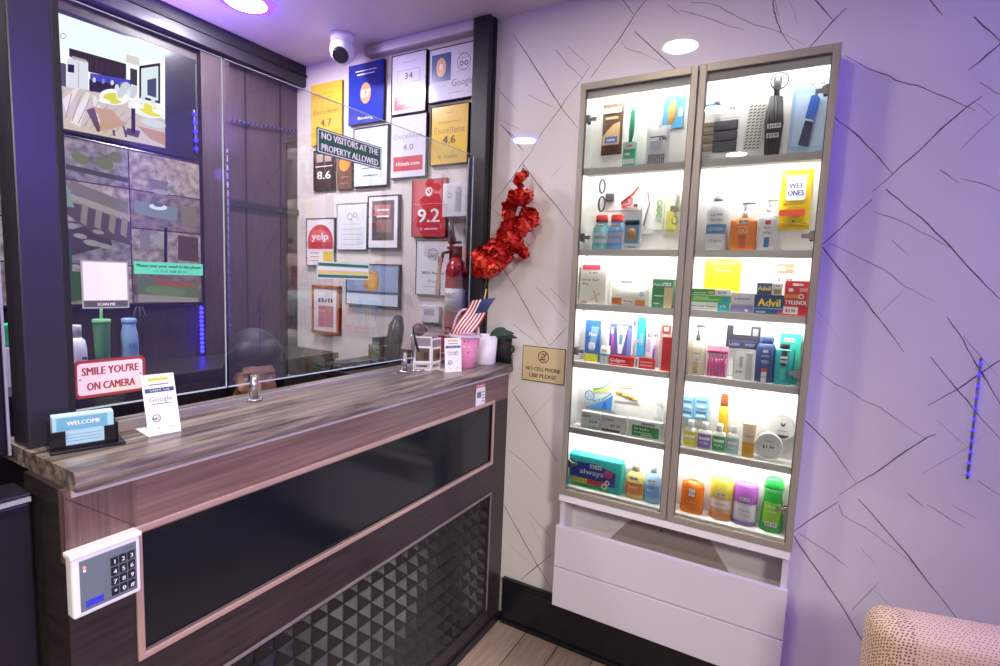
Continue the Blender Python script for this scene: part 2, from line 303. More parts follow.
# ------------------------------------------------------------------ ceiling downlights
def downlight(x, y, ringed, label, group, rad=L_LOBBY):
    t = thing('ceiling_downlight', label, 'ceiling light', frame('F', (x, y, CZ)), group)
    b = B(); n = 40
    prof = [(.0735, -.001), (.0745, -.008), (.095, -.008), (.108, -.0005)]
    vs = []; fs = []
    for r, z in prof:
        for i in range(n): a = 2*math.pi*i/n; vs.append((r*math.cos(a), r*math.sin(a), z))
    for k in range(3):
        for i in range(n): j = (i+1) % n; fs.append((k*n+i, (k+1)*n+i, (k+1)*n+j, k*n+j))
    b.add(vs, fs, E('#2412ff', L_RING) if ringed else WHITE, True); b.build('trim_ring', t)
    d = B(); d.add([(.074*math.cos(2*math.pi*i/n), -.074*math.sin(2*math.pi*i/n), -.0085) for i in range(n)], [tuple(range(n))], E('#fffaf4' if ringed else '#fff0df', L_DOWN if ringed else rad)); d.build('diffuser', t)
downlight(-2.0, -.55, True, 'round ceiling light with glowing blue ring above the office wall of framed awards', 'blue ringed ceiling lights')
downlight(-1.90, -1.67, True, 'blue ringed ceiling light seen only as a reflection on marble above the red flowers', 'blue ringed ceiling lights')
downlight(-.55, -.54, False, 'plain white ceiling light in front of the lit cabinet, mirrored on the marble above it', 'plain white ceiling lights')
downlight(-.53, -1.68, False, 'plain white ceiling light behind the first, mirrored in the right cabinet door glass', 'plain white ceiling lights', 200.0)
downlight(-.53, -2.85, False, 'plain white ceiling light farthest back in the lobby, outside the frame', 'plain white ceiling lights', 200.0)
t = thing('security_camera', 'white dome security camera hanging from the ceiling over the awards', 'camera', frame('F', (-1.87, -.17, CZ)))
b = B(); b.tube([(0,0,0),(0,0,-.035)], [.055,.052], WHITEG, 24); b.build('mount', t)
b = B(); b.ball((.0,-.0,-.065), .056, WHITEG, 24, 14); b.build('housing', t)
dv = (CAM-np.array([-1.87,-.17,CZ-.065])); dv = Vector(dv/np.linalg.norm(dv)); dv = (dv+Vector((-.2,-.2,-.55))).normalized()
b = B(); c0 = Vector((0,0,-.065)); b.tube([c0+dv*.035, c0+dv*.056, c0+dv*.060], [.038,.033,.029], M('#26242c', .15), 20); b.build('lens', t)

# ------------------------------------------------------------------ reception counter
CF = -1.049; CT = 1.15
t = thing('reception_counter', 'dark brown reception counter with gold framed panel and black studded grille', 'counter', frame('S', (CF, 0, 0)))
b = B(); b.box(-1.555, 0, 0, 1.116, -.16, -.02, DARKWOOD)
# front cladding pieces (rails and stiles) around the inset panel and the grille
b.box(-1.443, 0, 1.0, 1.116, -.02, 0, RAILWOOD); b.box(-1.555, -1.443, .985, 1.116, -.02, 0, RAILWOODV); b.box(-1.555, -1.443, .0, .985, -.02, 0, DARKWOOD); b.poly([(-1.553,1.103),(-1.552,1.104),(-1.446,1.0125),(-1.447,1.0115)], .0004, M('#33262a', .5))  # lower left stile in darker wood: light falloff put into the colour
b.box(-.123, 0, 0, 1.0, -.02, 0, DARKWOOD); b.box(-1.443, -.123, .615, .753, -.02, 0, DARKWOOD); b.box(-1.443, -.123, 0, .10, -.02, 0, DARKWOOD); b.box(-1.443, -1.30, .1, .615, -.02, 0, DARKWOOD)
b.build('counter_body', t)
b = B(); b.box(-1.545, 0, 1.103, 1.116, 0, .004, M('#cfc4c6', .3, .3)); b.build('edge_strip', t)
b = B(); a0, a1, z0, z1 = -1.452, -.117, .742, 1.012; s_ = .013
for q in ((a0,a1,z0,z0+s_),(a0,a1,z1-s_,z1),(a0,a0+s_,z0+s_,z1-s_),(a1-s_,a1,z0+s_,z1-s_)): b.box(*q, 0, .007, GOLD, .002)
for q in ((a0+s_,a1-s_,z0+s_,z0+s_+.003),(a0+s_,a1-s_,z1-s_-.003,z1-s_)): b.box(*q, -.002, .004, M('#8d7a76', .3, .4))
b.build('gold_frame', t)
b = B(); b.box(-1.439, -.13, .755, .999, -.016, -.004, SLATE); b.box(-.452, -.449, .755, .999, -.004, -.0037, BLACKM); b.build('dark_panel', t)
STUD = M('#1b191c', .22); b = B(); g0, g1, h0, h1 = -1.30, -.123, .10, .612; nc = 21; nr = 9; pw = (g1-g0)/nc; ph = (h1-h0)/nr
b.box(g0, g1, h0, h1, -.02, -.018, STUD)
for i in range(nc):
    for j in range(nr):
        x0, y0 = g0+i*pw, h0+j*ph; g = .002
        b.add([(x0+g,y0+g,-.018),(x0+pw-g,y0+g,-.018),(x0+pw-g,y0+ph-g,-.018),(x0+g,y0+ph-g,-.018),(x0+pw/2,y0+ph/2,.008)], [(0,1,4),(1,2,4),(2,3,4),(3,0,4)], STUD)
b.build('studded_grille', t)
b = B()
for q in ((g0-.01,g1+.006,h1,h1+.009),(g1-.001,g1+.007,h0,h1)): b.box(*q, 0, .006, M('#8d8084', .3, .4), .002)
b.build('grille_trim', t)
b = B(); b.box(-1.55, -.0, 0, .035, 0, .012, BLACKG, .003); b.build('plinth', t)
b = B(); b.prism([(-1.03,1.116),(-1.028,1.13),(-1.031,1.145),(-1.036,1.15),(-1.345,1.15),(-1.345,1.116)], 0, 1.545, TOPWOOD)
o = b.build('countertop'); o.matrix_world = Matrix(((1,0,0,0),(0,0,-1,0),(0,1,0,0),(0,0,0,1))); tag(o, 'weathered grey wood countertop along the reception counter', 'countertop')
# upstand along the inner edge of the counter, sticker, keypad
b = B(); b.box(-1.44, -.06, 0, .012, -.006, .006, M('#a7a1a6', .3, .5)); one('counter_channel', b, 'thin metal channel lying along the countertop under the glass screen', 'channel', frame('S', (-1.262, 0, CT)))
t = thing('door_keypad', 'white keypad with twelve black keys mounted on the counter front', 'keypad', frame('S', (CF, -1.50, .895)))
b = B(); b.box(-.058, .048, 0, .112, 0, .026, WHITEG, .005); b.box(-.061, .050, .108, .118, 0, .030, WHITEG, .003); b.build('housing', t)
b = B(); b.box(-.048, .040, .010, .102, .026, .028, M('#6d7785', .35), .001); b.text('ACCESS', .026, .093, .004, .0283, INK, w=.016); b.box(-.041,-.014,.016,.028,.028,.0283,M('#3c3fd0',.4)); b.build('face_plate', t)
b = B(); b.disc(-.041, .089, .0022, .0022, .0285, E('#ff5a4a', 4), 12); b.disc(-.041, .083, .002, .002, .0285, E('#ffffff', 2), 12); b.build('status_light', t)
keys = '123456789*0#'
for k in range(12):
    kx, ky = .003+.0135*(k % 3), .081-.0185*(k//3)
    b = B(); b.box(kx-.0055, kx+.0055, ky-.0075, ky+.0075, .028, .032, M('#1c2029', .4), .001); b.text(keys[k], kx, ky-.004, .008, .0323, WHITE, bold=True); b.build('key', t)
p0 = at(480.5, 394.5, 'X', CF)
b = B(); b.box(-.033, .033, -.042, .042, 0, .0008, CARD); b.quad(-.033, .028, .033, .042, .0011, M('#c2453a', .5)); b.quad(-.026, -.012, .004, .012, .0011, GREYINK)
for k in range(4): b.quad(.010, -.03+.012*k, .028, -.026+.012*k, .0011, GREYINK)
b.text('NOTICE', 0, .031, .008, .0013, CARD, bold=True, w=.05)
one('warning_sticker', b, 'small white sticker with red top at the right end of the counter front', 'sticker', frame('S', (CF, p0[1], p0[2])))

# ------------------------------------------------------------------ glass screen over the counter
GA = math.radians(2.2); GN = np.array([math.cos(GA), -math.sin(GA), 0.0]); GT_ = np.array([math.sin(GA), math.cos(GA), 0.0]); GO = np.array([GX, -.6, 0.0])
GFM = Matrix(((GT_[0], 0, GN[0], GO[0]), (GT_[1], 0, GN[1], GO[1]), (0, 1, 0, 0), (0, 0, 0, 1)))      # the screen stands slightly skewed on the counter
def gp(u, v, off=0):
    d = _F + _R*(u-500)/FPX - _U*(v-333)/FPX; q = CAM + d*(((GO+GN*off-CAM)@GN)/(d@GN)); return (q-GO)@GT_, q[2]
def gframe(x, y, off): return GFM @ Matrix.Translation((x, y, off))
GTOP = gp(341, 104)[1]; GBOT = gp(222, 388)[1]; GJ = gp(225, 200)[0]
for y0, y1, lab in ((-.862, GJ-.003, 'left glass pane of the counter screen, with the camera warning sign on it'), (GJ+.003, .535, 'right wide glass pane of the counter screen, mirroring the lit cabinet')):
    t = thing('glass_screen', lab, 'glass screen', gframe(0, 0, 0), 'panes of the counter screen')
    b = B(); b.add([(y0,GBOT,0),(y1,GBOT,0),(y1,GTOP,0),(y0,GTOP,0)], [(0,1,2,3)], GLASSL if y0 < -.8 else GLASS); b.build('pane', t)
    b = B(); e = M('#b7c6d2', .15); b.box(y0, y1, GTOP-.001, GTOP+.001, -.003, .001, e); b.box(y0, y1, GBOT-.001, GBOT+.002, -.004, .001, e); b.box(y1-.0015, y1+.0005, GBOT, GTOP, -.003, .001, e); b.build('polished_edge', t)
def standoff(y, lab):
    t = thing('glass_clamp', lab, 'glass clamp', frame('F', (GX+(y+.6)*math.tan(GA), y, CT)), 'steel clamps under the glass screen')
    b = B(); b.tube([(0,0,0),(0,0,.006),(0,0,.008)], [.022,.022,.018], STEEL, 24); b.build('base', t)
    b = B(); b.tube([(0,0,.007),(0,0,.070)], .0115, STEEL, 20); b.box(-.004, .004, -.0125, .0125, .055, .0725, CHROME); b.build('post', t)
standoff(gp(254, 399)[0]-.6, 'round steel clamp post on the countertop in front of the seated clerk')
standoff(gp(404, 371)[0]-.6, 'round steel clamp post on the countertop beside the folded leaflets')
# signs on the glass (face +X)
y0, z0 = gp(73, 361); y1, z1 = gp(144, 390)
w_, h_ = y1-y0+.004, .079
def rrect(x0, y0, x1, y1, r, n=6):
    P = []
    for cx, cy, a in ((x1-r,y0+r,-90),(x1-r,y1-r,0),(x0+r,y1-r,90),(x0+r,y0+r,180)):
        for k in range(n+1): t_ = math.radians(a+90*k/n); P.append((cx+r*math.cos(t_), cy+r*math.sin(t_)))
    return P
PINK = M('#f3dfe2', .4); MAROON = M('#a03a40', .4)
t = thing('camera_warning_sign', 'pink and red sign reading smile on the glass screen by the left post', 'sign', gframe((y0+y1)/2, (z0+z1)/2, .003))
b = B(); b.prism(rrect(-w_/2, -h_/2, w_/2, h_/2, .010), 0, .002, MAROON); b.poly(rrect(-w_/2+.006, -h_/2+.006, w_/2-.006, h_/2-.006, .007), .0024, PINK)
b.text("SMILE YOU'RE", 0, .008, .017, .0027, MAROON, bold=True, w=.104); b.text('ON CAMERA', .0, -.024, .017, .0027, MAROON, bold=True, w=.088)
for sx in (-1, 1): b.disc(sx*.056, .0, .002, .002, .0027, GREYINK, 10)
b.build('sign_plate', t)
P4 = [gp(u, v, .003) for u, v in ((318,128.5),(381,150),(380,170),(316,148))]; cy = sum(p_[0] for p_ in P4)/4; cz = sum(p_[1] for p_ in P4)/4
SGREEN = M('#1d5a4b', .4); w_, h_ = .258, .072
t = thing('visitor_sign', 'green and white sign about visitors fixed high on the glass screen', 'sign', gframe(cy, cz, .003))
b = B(); b.prism(rrect(-w_/2,-h_/2,w_/2,h_/2,.005), 0, .002, SGREEN); b.prism(rrect(-w_/2+.003,-h_/2+.003,w_/2-.003,h_/2-.003,.004), .002, .0023, CARD); b.prism(rrect(-w_/2+.006,-h_/2+.006,w_/2-.006,h_/2-.006,.003), .0023, .0026, SGREEN)
b.text('NO VISITORS AT THE', 0, .007, .020, .003, CARD, bold=True, w=.225); b.text('PROPERTY ALLOWED', 0, -.026, .020, .003, CARD, bold=True, w=.225)
b.build('sign_plate', t)
y0, z0 = gp(79.5, 259.5); y1, z1 = gp(128.5, 308)
w_, h_ = y1-y0, .099
b = B(); b.box(-w_/2, w_/2, -h_/2, h_/2, 0, .001, M('#a9a9ad', .4)); b.quad(-w_/2+.003, -h_/2+.017, w_/2-.003, h_/2-.003, .0013, CARD); b.quad(-w_/2+.003, -h_/2+.003, w_/2-.003, -h_/2+.016, .0013, M('#55555a', .5)); b.text('SCAN ME', 0, -h_/2+.006, .006, .0016, CARD, bold=True, w=.032)
one('scan_card', b, 'square white laminated card with grey footer taped to the glass left of the mint strip', 'card', gframe((y0+y1)/2, (z0+z1)/2, .003))
y0, z0 = gp(133, 261); y1, z1 = gp(202, 274); w_ = y1-y0
b = B(); b.box(-w_/2, w_/2, -.0135, .0135, 0, .001, M('#63d9ae', .4)); b.text('Please text your email to the phone', 0, .002, .0068, .0013, INK, bold=True, w=w_*.93); b.text('+1 714 308 8131', 0, -.0095, .0062, .0013, M('#1f5a49', .5), w=w_*.48)
one('text_strip', b, 'mint green paper strip with black text on the glass beside the square card', 'notice', gframe((y0+y1)/2, (z0+z1)/2-.002, .003))
y0, z0 = gp(316, 263); y1, z1 = gp(368, 278); w_ = y1-y0
b = B(); b.box(-w_/2, w_/2, -.026, .026, 0, .001, M('#c6d8cf', .4)); 
for k, c in enumerate(('#2c6b57', '#e4d26a', '#e9ecea', '#2c6b57')): b.quad(-w_/2+.004, -.022+.0115*k, w_/2-.004, -.013+.0115*k, .0013, M(c, .4))
one('striped_notice', b, 'narrow green and yellow striped notice on the glass before the gold seal frame', 'notice', gframe((y0+y1)/2, (z0+z1)/2, .003))
# door leaves left of the post
b = B(); b.box(-2.35, -1.562, 1.14, 2.4, -.02, .02, M('#16141d', .3), .004); b.box(-1.562, -1.558, 1.14, 2.4, .0, .02, M('#b9b9c4', .3, .4)); struct('door_1', b).matrix_world = frame('S', (-1.27, 0, 0))
b = B(); b.box(-2.35, -1.572, .02, 1.085, -.02, .02, M('#1c1722', .35), .004); b.box(-2.35, -1.572, 1.085, 1.105, -.05, .028, BLACK, .004); b.box(-2.35, -1.575, 1.09, 1.098, .028, .031, M('#cfd0d8', .25, .5)); struct('door_2', b).matrix_world = frame('S', (-1.15, 0, 0))

# ------------------------------------------------------------------ inside the office: screens, shelf, bottles, reflected LED dots
TX = XL+.055
def tvp(u, v): q = at(u, v, 'X', TX); return q[1], q[2]
def px(pts): return [tvp(u, v) for u, v in pts]
def tvpoly(b, pts, z, m): b.poly(px(pts), z, m)
ty1, tz0 = tvp(198.5, 158.5); _, tz1 = tvp(198, 69.5); tz0 = tvp(130, 145)[1]; tz1 = tvp(120, 33)[1]
t = thing('wall_monitor', 'upper wall monitor showing a bright kitchen picture behind the glass', 'television', frame('S', (TX, 0, 0)))
b = B(); b.box(ty1-.72, ty1, tz0-.005, tz1+.008, -.05, -.001, BLACKG, .004); b.build('casing', t)
b = B(); S = 1.05
tvpoly(b, [(30,3),(165,50),(165,148),(30,122)], .0005, E('#f2f4ee', S))
tvpoly(b, [(30,3),(165,50),(165,60),(135,62),(118,66),(30,42)], .0008, E('#e6f3ee', S))
tvpoly(b, [(30,80),(66,86),(88,90),(125,97),(165,120),(165,148),(30,122)], .0008, E('#cdbcae', .9*S))
for q in ([(62,100),(75,88),(79,88),(66,112)], [(70,122),(86,92),(90,93),(80,127)], [(98,128),(92,95),(96,96),(108,130)]): tvpoly(b, q, .0011, E('#e3d8cf', .95*S))
tvpoly(b, [(69,48),(126,64),(126,80),(110,77),(89,72),(69,56)], .0012, E('#33262a', .9))
tvpoly(b, [(89,79),(126,86),(126,97),(89,91)], .0012, E('#2a2030', .9))
tvpoly(b, [(90,73),(130,80),(131,87),(90,80)], .0014, E('#4a48b8', .9))
tvpoly(b, [(67,58),(88,62),(88,90),(67,87)], .0015, E('#dcdde0', .95)); tvpoly(b, [(67.5,64),(74,65),(74,73),(67.5,72)], .0018, E('#20264a', .8)); tvpoly(b, [(78,63),(78.7,63),(78.7,88),(78,88)], .0018, E('#a5a5aa', .8))
tvpoly(b, [(58,62),(66,64),(66,87),(58,85)], .0013, E('#5a5568', .8))
tvpoly(b, [(139,66),(160,63),(160,104),(139,98)], .0015, E('#2b2728', .8)); tvpoly(b, [(141,68.5),(158,66),(158,101),(141,96)], .0018, E('#dfe8e6', .95)); tvpoly(b, [(147,80),(156,78),(156,98),(147,95)], .0021, E('#4c5672', .8))
tvpoly(b, [(130,68),(137,70),(137,86),(130,84)], .0014, E('#3d3a3a', .8))
def tvell(u, v, ru, rv, a, z, m): tvpoly(b, [(u+ru*math.cos(q)*math.cos(a)-rv*math.sin(q)*math.sin(a), v+ru*math.cos(q)*math.sin(a)+rv*math.sin(q)*math.cos(a)) for q in [2*math.pi*i/24 for i in range(24)]], z, m)
tvell(114, 97, 15, 8, .1, .0020, E('#efefe8', 1.0)); tvell(146, 109, 19, 8, .3, .0020, E('#e9e9e2', 1.0)); tvell(113, 98.5, 10.5, 5.5, .1, .0023, E('#d8cf2e', 1.0)); tvell(149, 110, 12.5, 5, .42, .0023, E('#e4d92c', 1.0))
for q in ((125,88,5,6),(133,92,4,7),(121,92,4,5)): tvell(q[0], q[1], q[2], q[3], .2, .0025, E('#cfd6d3', .9))
tvpoly(b, [(131,108),(135,109),(135,134),(131,133)], .0022, E('#33292a', .8)); tvpoly(b, [(127,128),(140,131),(138,138),(124,134)], .0021, E('#5e4c48', .8))
tvpoly(b, [(93,107),(112,110),(120,120),(128,124),(112,129),(100,131),(99,118)], .0022, E('#c39a72', .95)); tvpoly(b, [(137,126),(165,133),(165,146),(150,139)], .0024, E('#b98d68', .95)); tvell(153, 123, 13, 4, .25, .0023, E('#d5d8d6', .9))
for k in range(9): tvpoly(b, [(62+9*k,90+3*k),(63+9*k,90+3*k),(60+6.2*k,116+2.6*k),(58.8+6.2*k,116+2.6*k)], .0013, E('#b29c8c', .8))
for k in range(6): tvpoly(b, [(90+6*k,54.5+1.7*k),(90.6+6*k,54.7+1.7*k),(90.6+6*k,71+1.0*k),(90+6*k,70.8+1.0*k)], .0014, E('#5a484c', .7))
for k in range(4): tvell(94+9*k, 80+1.4*k, 1.6, 2.6, 0, .0016, E(('#d8d8e6', '#8d8ad0', '#e6e2da', '#6a68c8')[k], .9))
tvpoly(b, [(126,62),(139,66),(139,58),(126,54)], .0010, E('#d9d2c4', .95)); tvpoly(b, [(70,58),(72,56),(86,60),(88,63)], .0017, E('#b9b6b4', .8))
for q in ((104,101,6,2.2),(122,100,5,2),(138,106,6,2.2),(158,112,6,2.2)): tvell(*q, .25, .0026, E('#f6f6ee', 1.0))
for u, v in ((116,90),(128,94),(142,100),(152,103)): tvpoly(b, [(u,v),(u+1.2,v+.2),(u+1.2,v+9),(u,v+9)], .0027, E('#e4ebe8', 1.0)); tvell(u+.6, v-2, 2.2, 3.6, 0, .0027, E('#dfe8e8', .9))
tvpoly(b, [(86,110),(94,107),(101,131),(97,132)], .0021, E('#6a5148', .8)); tvpoly(b, [(112,130),(114,130),(115,136),(113,136)], .0024, E('#4a3d3a', .8)); tvpoly(b, [(122,126),(124,126),(127,137),(125,137)], .0024, E('#4a3d3a', .8))
tvell(63, 36, 3, 3, 0, .0012, E('#9fb0ac', .9)); tvell(63, 36, 2, 2, 0, .0014, E('#e6f3ee', S))
b.quad(ty1-.008, tz0+.01, ty1-.001, tz1-.01, .0005, BLACKM); b.build('screen', t)
# surveillance monitor
by1, bz0 = tvp(202, 302.5); bz1 = tvp(140, 152)[1]
t = thing('surveillance_monitor', 'large lower wall monitor showing a grid of camera views', 'television', frame('S', (TX, 0, 0)))
b = B(); b.box(by1-1.12, by1+.006, bz0-.012, bz1+.008, -.05, -.001, BLACKG, .004); b.build('casing', t)
cw, ch = .280, (bz1-bz0)/4
pal = [('#3d352f','#8b8173'),('#2d2626','#7d7069'),('#3a312e','#94877b'),('#2e2624','#6f635c'),('#3b3a35','#7f8278'),('#2b2727','#7a7473')]
CN = [noisy('camera_view_%d' % i, a, c, (1,1,1), 38, .3, 9, emit=.6, lo=.30, hi=.74) for i, (a, c) in enumerate(pal)]
b = B(); k = 0
for r in range(4):
    for c in range(4):
        x1_ = by1-c*cw; y1_ = bz1-r*ch; b.quad(x1_-cw+.002, y1_-ch+.002, x1_-.002, y1_-.002, .0006, CN[(k*5+r) % 6]); k += 1
def sv(pts, c, z=.0012, s=.6): tvpoly(b, pts, z, E(c, s))
sv([(64,192),(130,214),(130,222),(64,199)], '#b9ae9d'); sv([(70,180),(128,203),(128,215),(68,192)], '#8d8375'); sv([(64,196),(130,222),(130,245),(95,235),(64,212)], '#62544a')
for u in (82, 96, 110, 122): sv([(u,205+.3*(u-82)),(u+6,208+.3*(u-82)),(u+4,226+.3*(u-82)),(u-2,222+.3*(u-82))], '#a89a87', .0015, .55)
sv([(66,230),(105,222),(112,245),(72,255)], '#4f4440', .0011); 
for q in ((80,236,7,2.5),(92,243,9,3),(104,246,8,2.5),(98,232,6,2),(72,226,5,3)): tvell(*q, .2, .0015, E('#b5a9a2', .55))
sv([(64,240),(72,248),(72,300),(64,300)], '#2d5b49', .0012, .6); sv([(64,270),(80,272),(84,300),(64,302)], '#4b6a40', .0013, .5)
for q in ((80,158,9,5),(104,163,10,6),(116,157,7,5)): tvell(*q, .4, .0013, E('#8d9268', .55))
sv([(66,164),(128,178),(128,183),(66,169)], '#5e554c'); sv([(64,186),(70,190),(74,208),(66,206)], '#8fae9c', .0016, .6)
sv([(134,200),(178,208),(176,222),(134,213)], '#8f9a9b', .0012, .6); tvell(158, 207, 9, 3, .12, .0016, E('#e6e8e6', .8)); tvell(158, 205, 5, 2, .12, .0018, E('#6a7476', .6))
sv([(148,178),(168,182),(166,192),(150,190)], '#9a8f92', .0012, .5); tvell(175, 184, 6, 2.2, .1, .0014, E('#c9c2bf', .6)); tvell(160, 192, 9, 2.5, .2, .0014, E('#bdb5b0', .6))
sv([(180,205),(197,208),(197,228),(181,226)], '#a08f7e', .0012, .5); sv([(140,232),(150,233),(150,252),(140,250)], '#9f938c', .0012, .5); sv([(154,234),(166,236),(166,246),(154,245)], '#b9b0aa', .0012, .55); sv([(178,235),(198,238),(198,262),(178,260)], '#6a4f40', .0012, .5); sv([(164,228),(167,228),(167,262),(164,262)], '#1c1a1c', .0016, .3)
sv([(138,276),(198,284),(198,300),(138,297)], '#6f7f5c', .0011, .55); sv([(150,278),(188,282),(196,288),(160,286)], '#a8674a', .0014, .55); tvell(165, 291, 20, 5, .1, .0015, E('#7b9463', .55)); sv([(138,294),(198,298),(198,302),(138,302)], '#a79f97', .0016, .6)
b.build('screen', t)
# dark back counter along the far wall with the drinks on it
BZ = at(110, 372, 'X', -2.2)[2]; 
t = thing('back_cabinet', 'dark low back cabinet under the surveillance monitor', 'cabinet', frame('F', (0, 0, 0)))
b = B(); b.box(XL+.033, -2.02, -2.2, -.06, 0.06, BZ-.03, M('#221d22', .45), .004); b.box(XL+.033, -2.05, -2.2, -.06, 0, .06, BLACKM); b.build('body', t)
b = B(); b.box(XL+.033, -2.0, -2.21, -.055, BZ-.03, BZ, M('#2b2526', .4), .004); b.build('top', t)
for y in (-1.67, -1.13, -.6):
    b = B(); b.box(-2.02, -2.003, y-.26, y+.26, .08, BZ-.05, M('#262025', .4), .003); d = b.build('door', t); b = B(); b.tube([(-2.003,y+.22,.6),(-1.985,y+.22,.6),(-1.985,y+.22,.72),(-2.003,y+.22,.72)], .004, STEEL); b.build('handle', d)
def bott(name, label, cat, u0, u1, v0, X, prof, group=None, mat=None, caps=(), zb=None):
    q0, q1 = at(u0, v0+25, 'X', X), at(u1, v0+25, 'X', X); r = abs(q1[1]-q0[1])/2/1.05*.92; top = at((u0+u1)/2, v0, 'X', X)[2]; zb = BZ if zb is None else zb
    t = thing(name, label, cat, frame('S', (X, (q0[1]+q1[1])/2, zb)), group); h = top-zb
    return t, r, h
t, r, h = bott('tumbler', 'translucent green tumbler with lid and straw standing behind the smile sign', 'tumbler', 92, 112, 319, -2.15, None)
GT = M('#5f9c6c', .3); b = B(); b.lathe([(r*.72,0),(r*.75,.004),(r*.95,h*.93),(r*.95,h*.94)], GT); b.build('cup', t)
b = B(); b.lathe([(r,h*.93),(r*1.03,h*.95),(r*1.02,h*.99),(r*.9,h)], M('#7fc98c', .3)); b.build('lid', t); b = B(); b.tube([(0,h*.9,0),(.002,h+.075,0)], .005, M('#8fe0a0', .3)); b.build('straw', t)
t, r, h = bott('water_bottle', 'light blue bottle with slanted shoulder beside the green tumbler', 'bottle', 120, 139, 318, -2.15, None)
b = B(); b.lathe([(r*.9,0),(r,.01),(r,h*.55),(r*.96,h*.7),(r*.75,h*.85),(r*.72,h*.9)], M('#8fb6dc', .35)); b.text('PURE', 0, h*.45, .02, .001, M('#3f6ea8', .4), wrap=(0,0,r,r), w=r*1.1); b.build('body', t)
b = B(); b.lathe([(r*.80,h*.9),(r*.86,h*.92),(r*.86,h*.985),(r*.7,h)], M('#7da9d6', .35)); b.build('cap', t)
t, r, h = bott('lotion_jug', 'white plastic jug with grey label partly hidden by the left post', 'bottle', 66, 88, 325, -2.12, None)
b = B(); b.lathe([(r*.95,0),(r,.01),(r,h*.55),(r*.85,h*.72),(r*.45,h*.78)], WHITEG); b.quad(-r*.1, h*.38, r*.6, h*.43, r*.99, M('#6d6d75', .4)); b.build('body', t); b = B(); b.lathe([(r*.52,h*.78),(r*.52,h*.985),(r*.48,h)], WHITE); b.build('cap', t)
pk = at(10, 370, 'X', -2.15)
b = B(); b.box(-.09, .03, 0, .13, -.03, .03, WHITE, .004); b.box(-.09, .03, .13, .20, -.03, .03, M('#37c46b', .4), .004); one('tissue_carton', b, 'green topped white carton seen through the gap left of the post', 'carton', frame('S', (-2.15, pk[1]+.02, BZ)))
kp = at(146, 308, 'X', -2.25)
t = thing('key_bunch', 'bunch of small keys hanging below the surveillance monitor', 'keys', frame('S', (XL+.005, kp[1]+.03, kp[2]+.03)))
b = B(); b.ring(0, 0, .010, .013, .008, STEEL); b.box(-.004,.004,0,.03,0,.006,STEEL); b.build('ring', t)
for a in (-.3, .05, .35):
    b = B(); d_ = (math.sin(a), -math.cos(a)); b.disc(d_[0]*.022, d_[1]*.022, .011, .011, .009, STEEL, 14); b.prism([(d_[0]*.028-.003,d_[1]*.028),(d_[0]*.028+.003,d_[1]*.028),(d_[0]*.075+.003,d_[1]*.075),(d_[0]*.075-.003,d_[1]*.075)], .006, .009, STEEL); b.build('key', t)
def mirrored_leds(name, label, p0, p1, n, col, s, r, out, group='blue LED light strips'):  # rows of glowing beads stand in for LED light mirrored in glass and marble
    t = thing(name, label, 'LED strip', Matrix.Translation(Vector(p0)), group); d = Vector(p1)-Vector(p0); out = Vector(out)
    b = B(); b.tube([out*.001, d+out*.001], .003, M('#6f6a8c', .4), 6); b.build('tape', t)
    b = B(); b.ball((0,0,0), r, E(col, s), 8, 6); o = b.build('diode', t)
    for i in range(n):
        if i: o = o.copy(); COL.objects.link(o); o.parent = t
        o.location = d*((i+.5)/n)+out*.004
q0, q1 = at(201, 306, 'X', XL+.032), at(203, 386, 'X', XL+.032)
mirrored_leds('light_strip', 'bright blue LED strip running down the pilaster below the surveillance monitor', (XL+.031, q0[1], q0[2]), (XL+.031, q0[1], BZ+.01), 11, '#2a22ff', 7, .0085, (1,0,0))
mirrored_leds('light_strip', 'thin violet LED strip on the dark panelling right of the surveillance monitor', (XL+.031, -.415, 2.05), (XL+.031, -.415, 1.02), 26, '#4a35d8', .7, .005, (1,0,0))
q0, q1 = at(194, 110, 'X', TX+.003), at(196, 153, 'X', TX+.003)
mirrored_leds('light_strip', 'short blue LED strip at the dark right edge of the kitchen monitor', (TX+.003, q0[1], q0[2]), (TX+.003, q1[1], q1[2]), 5, '#2a22ff', 5, .008, (1,0,0))
mirrored_leds('light_strip', 'vertical row of blue LED dots on the purple marble at the right', (.452, -.001, 1.335), (.457, -.001, .985), 11, '#2c18ff', 6, .0038, (0,-1,0))
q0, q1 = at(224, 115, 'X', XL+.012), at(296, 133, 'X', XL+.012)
mirrored_leds('light_strip', 'faint violet LED string slanting across the dark panelling by the office corner', (XL+.013, -.39, 2.19), (XL+.013, -.012, 2.235), 16, '#4a35c8', .35, .006, (1,0,0))

# ------------------------------------------------------------------ framed awards on the office wall
def wq(u, v, y=0.): q = at(u, v, 'Y', y); return q[0], q[2]
def award(name, label, cat, tl, tr, br, bl, frame_hex, depth=.02, fw=.006, back=None):
    pts = [wq(*q, -depth) for q in (tl, tr, br, bl)]
    x0, x1 = (pts[0][0]+pts[3][0])/2, (pts[1][0]+pts[2][0])/2; z0, z1 = (pts[2][1]+pts[3][1])/2, (pts[0][1]+pts[1][1])/2
    t = thing(name, label, cat, frame('W', ((x0+x1)/2, 0, (z0+z1)/2)), 'awards on the office wall')
    w_, h_ = x1-x0, z1-z0
    b = B(); m = M(frame_hex, .3)
    b.box(-w_/2, w_/2, -h_/2, h_/2, 0, depth-.004, m, .001)
    if fw:
        for q in ((-w_/2,w_/2,-h_/2,-h_/2+fw),(-w_/2,w_/2,h_/2-fw,h_/2),(-w_/2,-w_/2+fw,-h_/2,h_/2),(w_/2-fw,w_/2,-h_/2,h_/2)): b.box(*q, 0, depth, m, .0015)
    b.build('frame', t); return t, w_-2*fw, h_-2*fw, depth-.0035
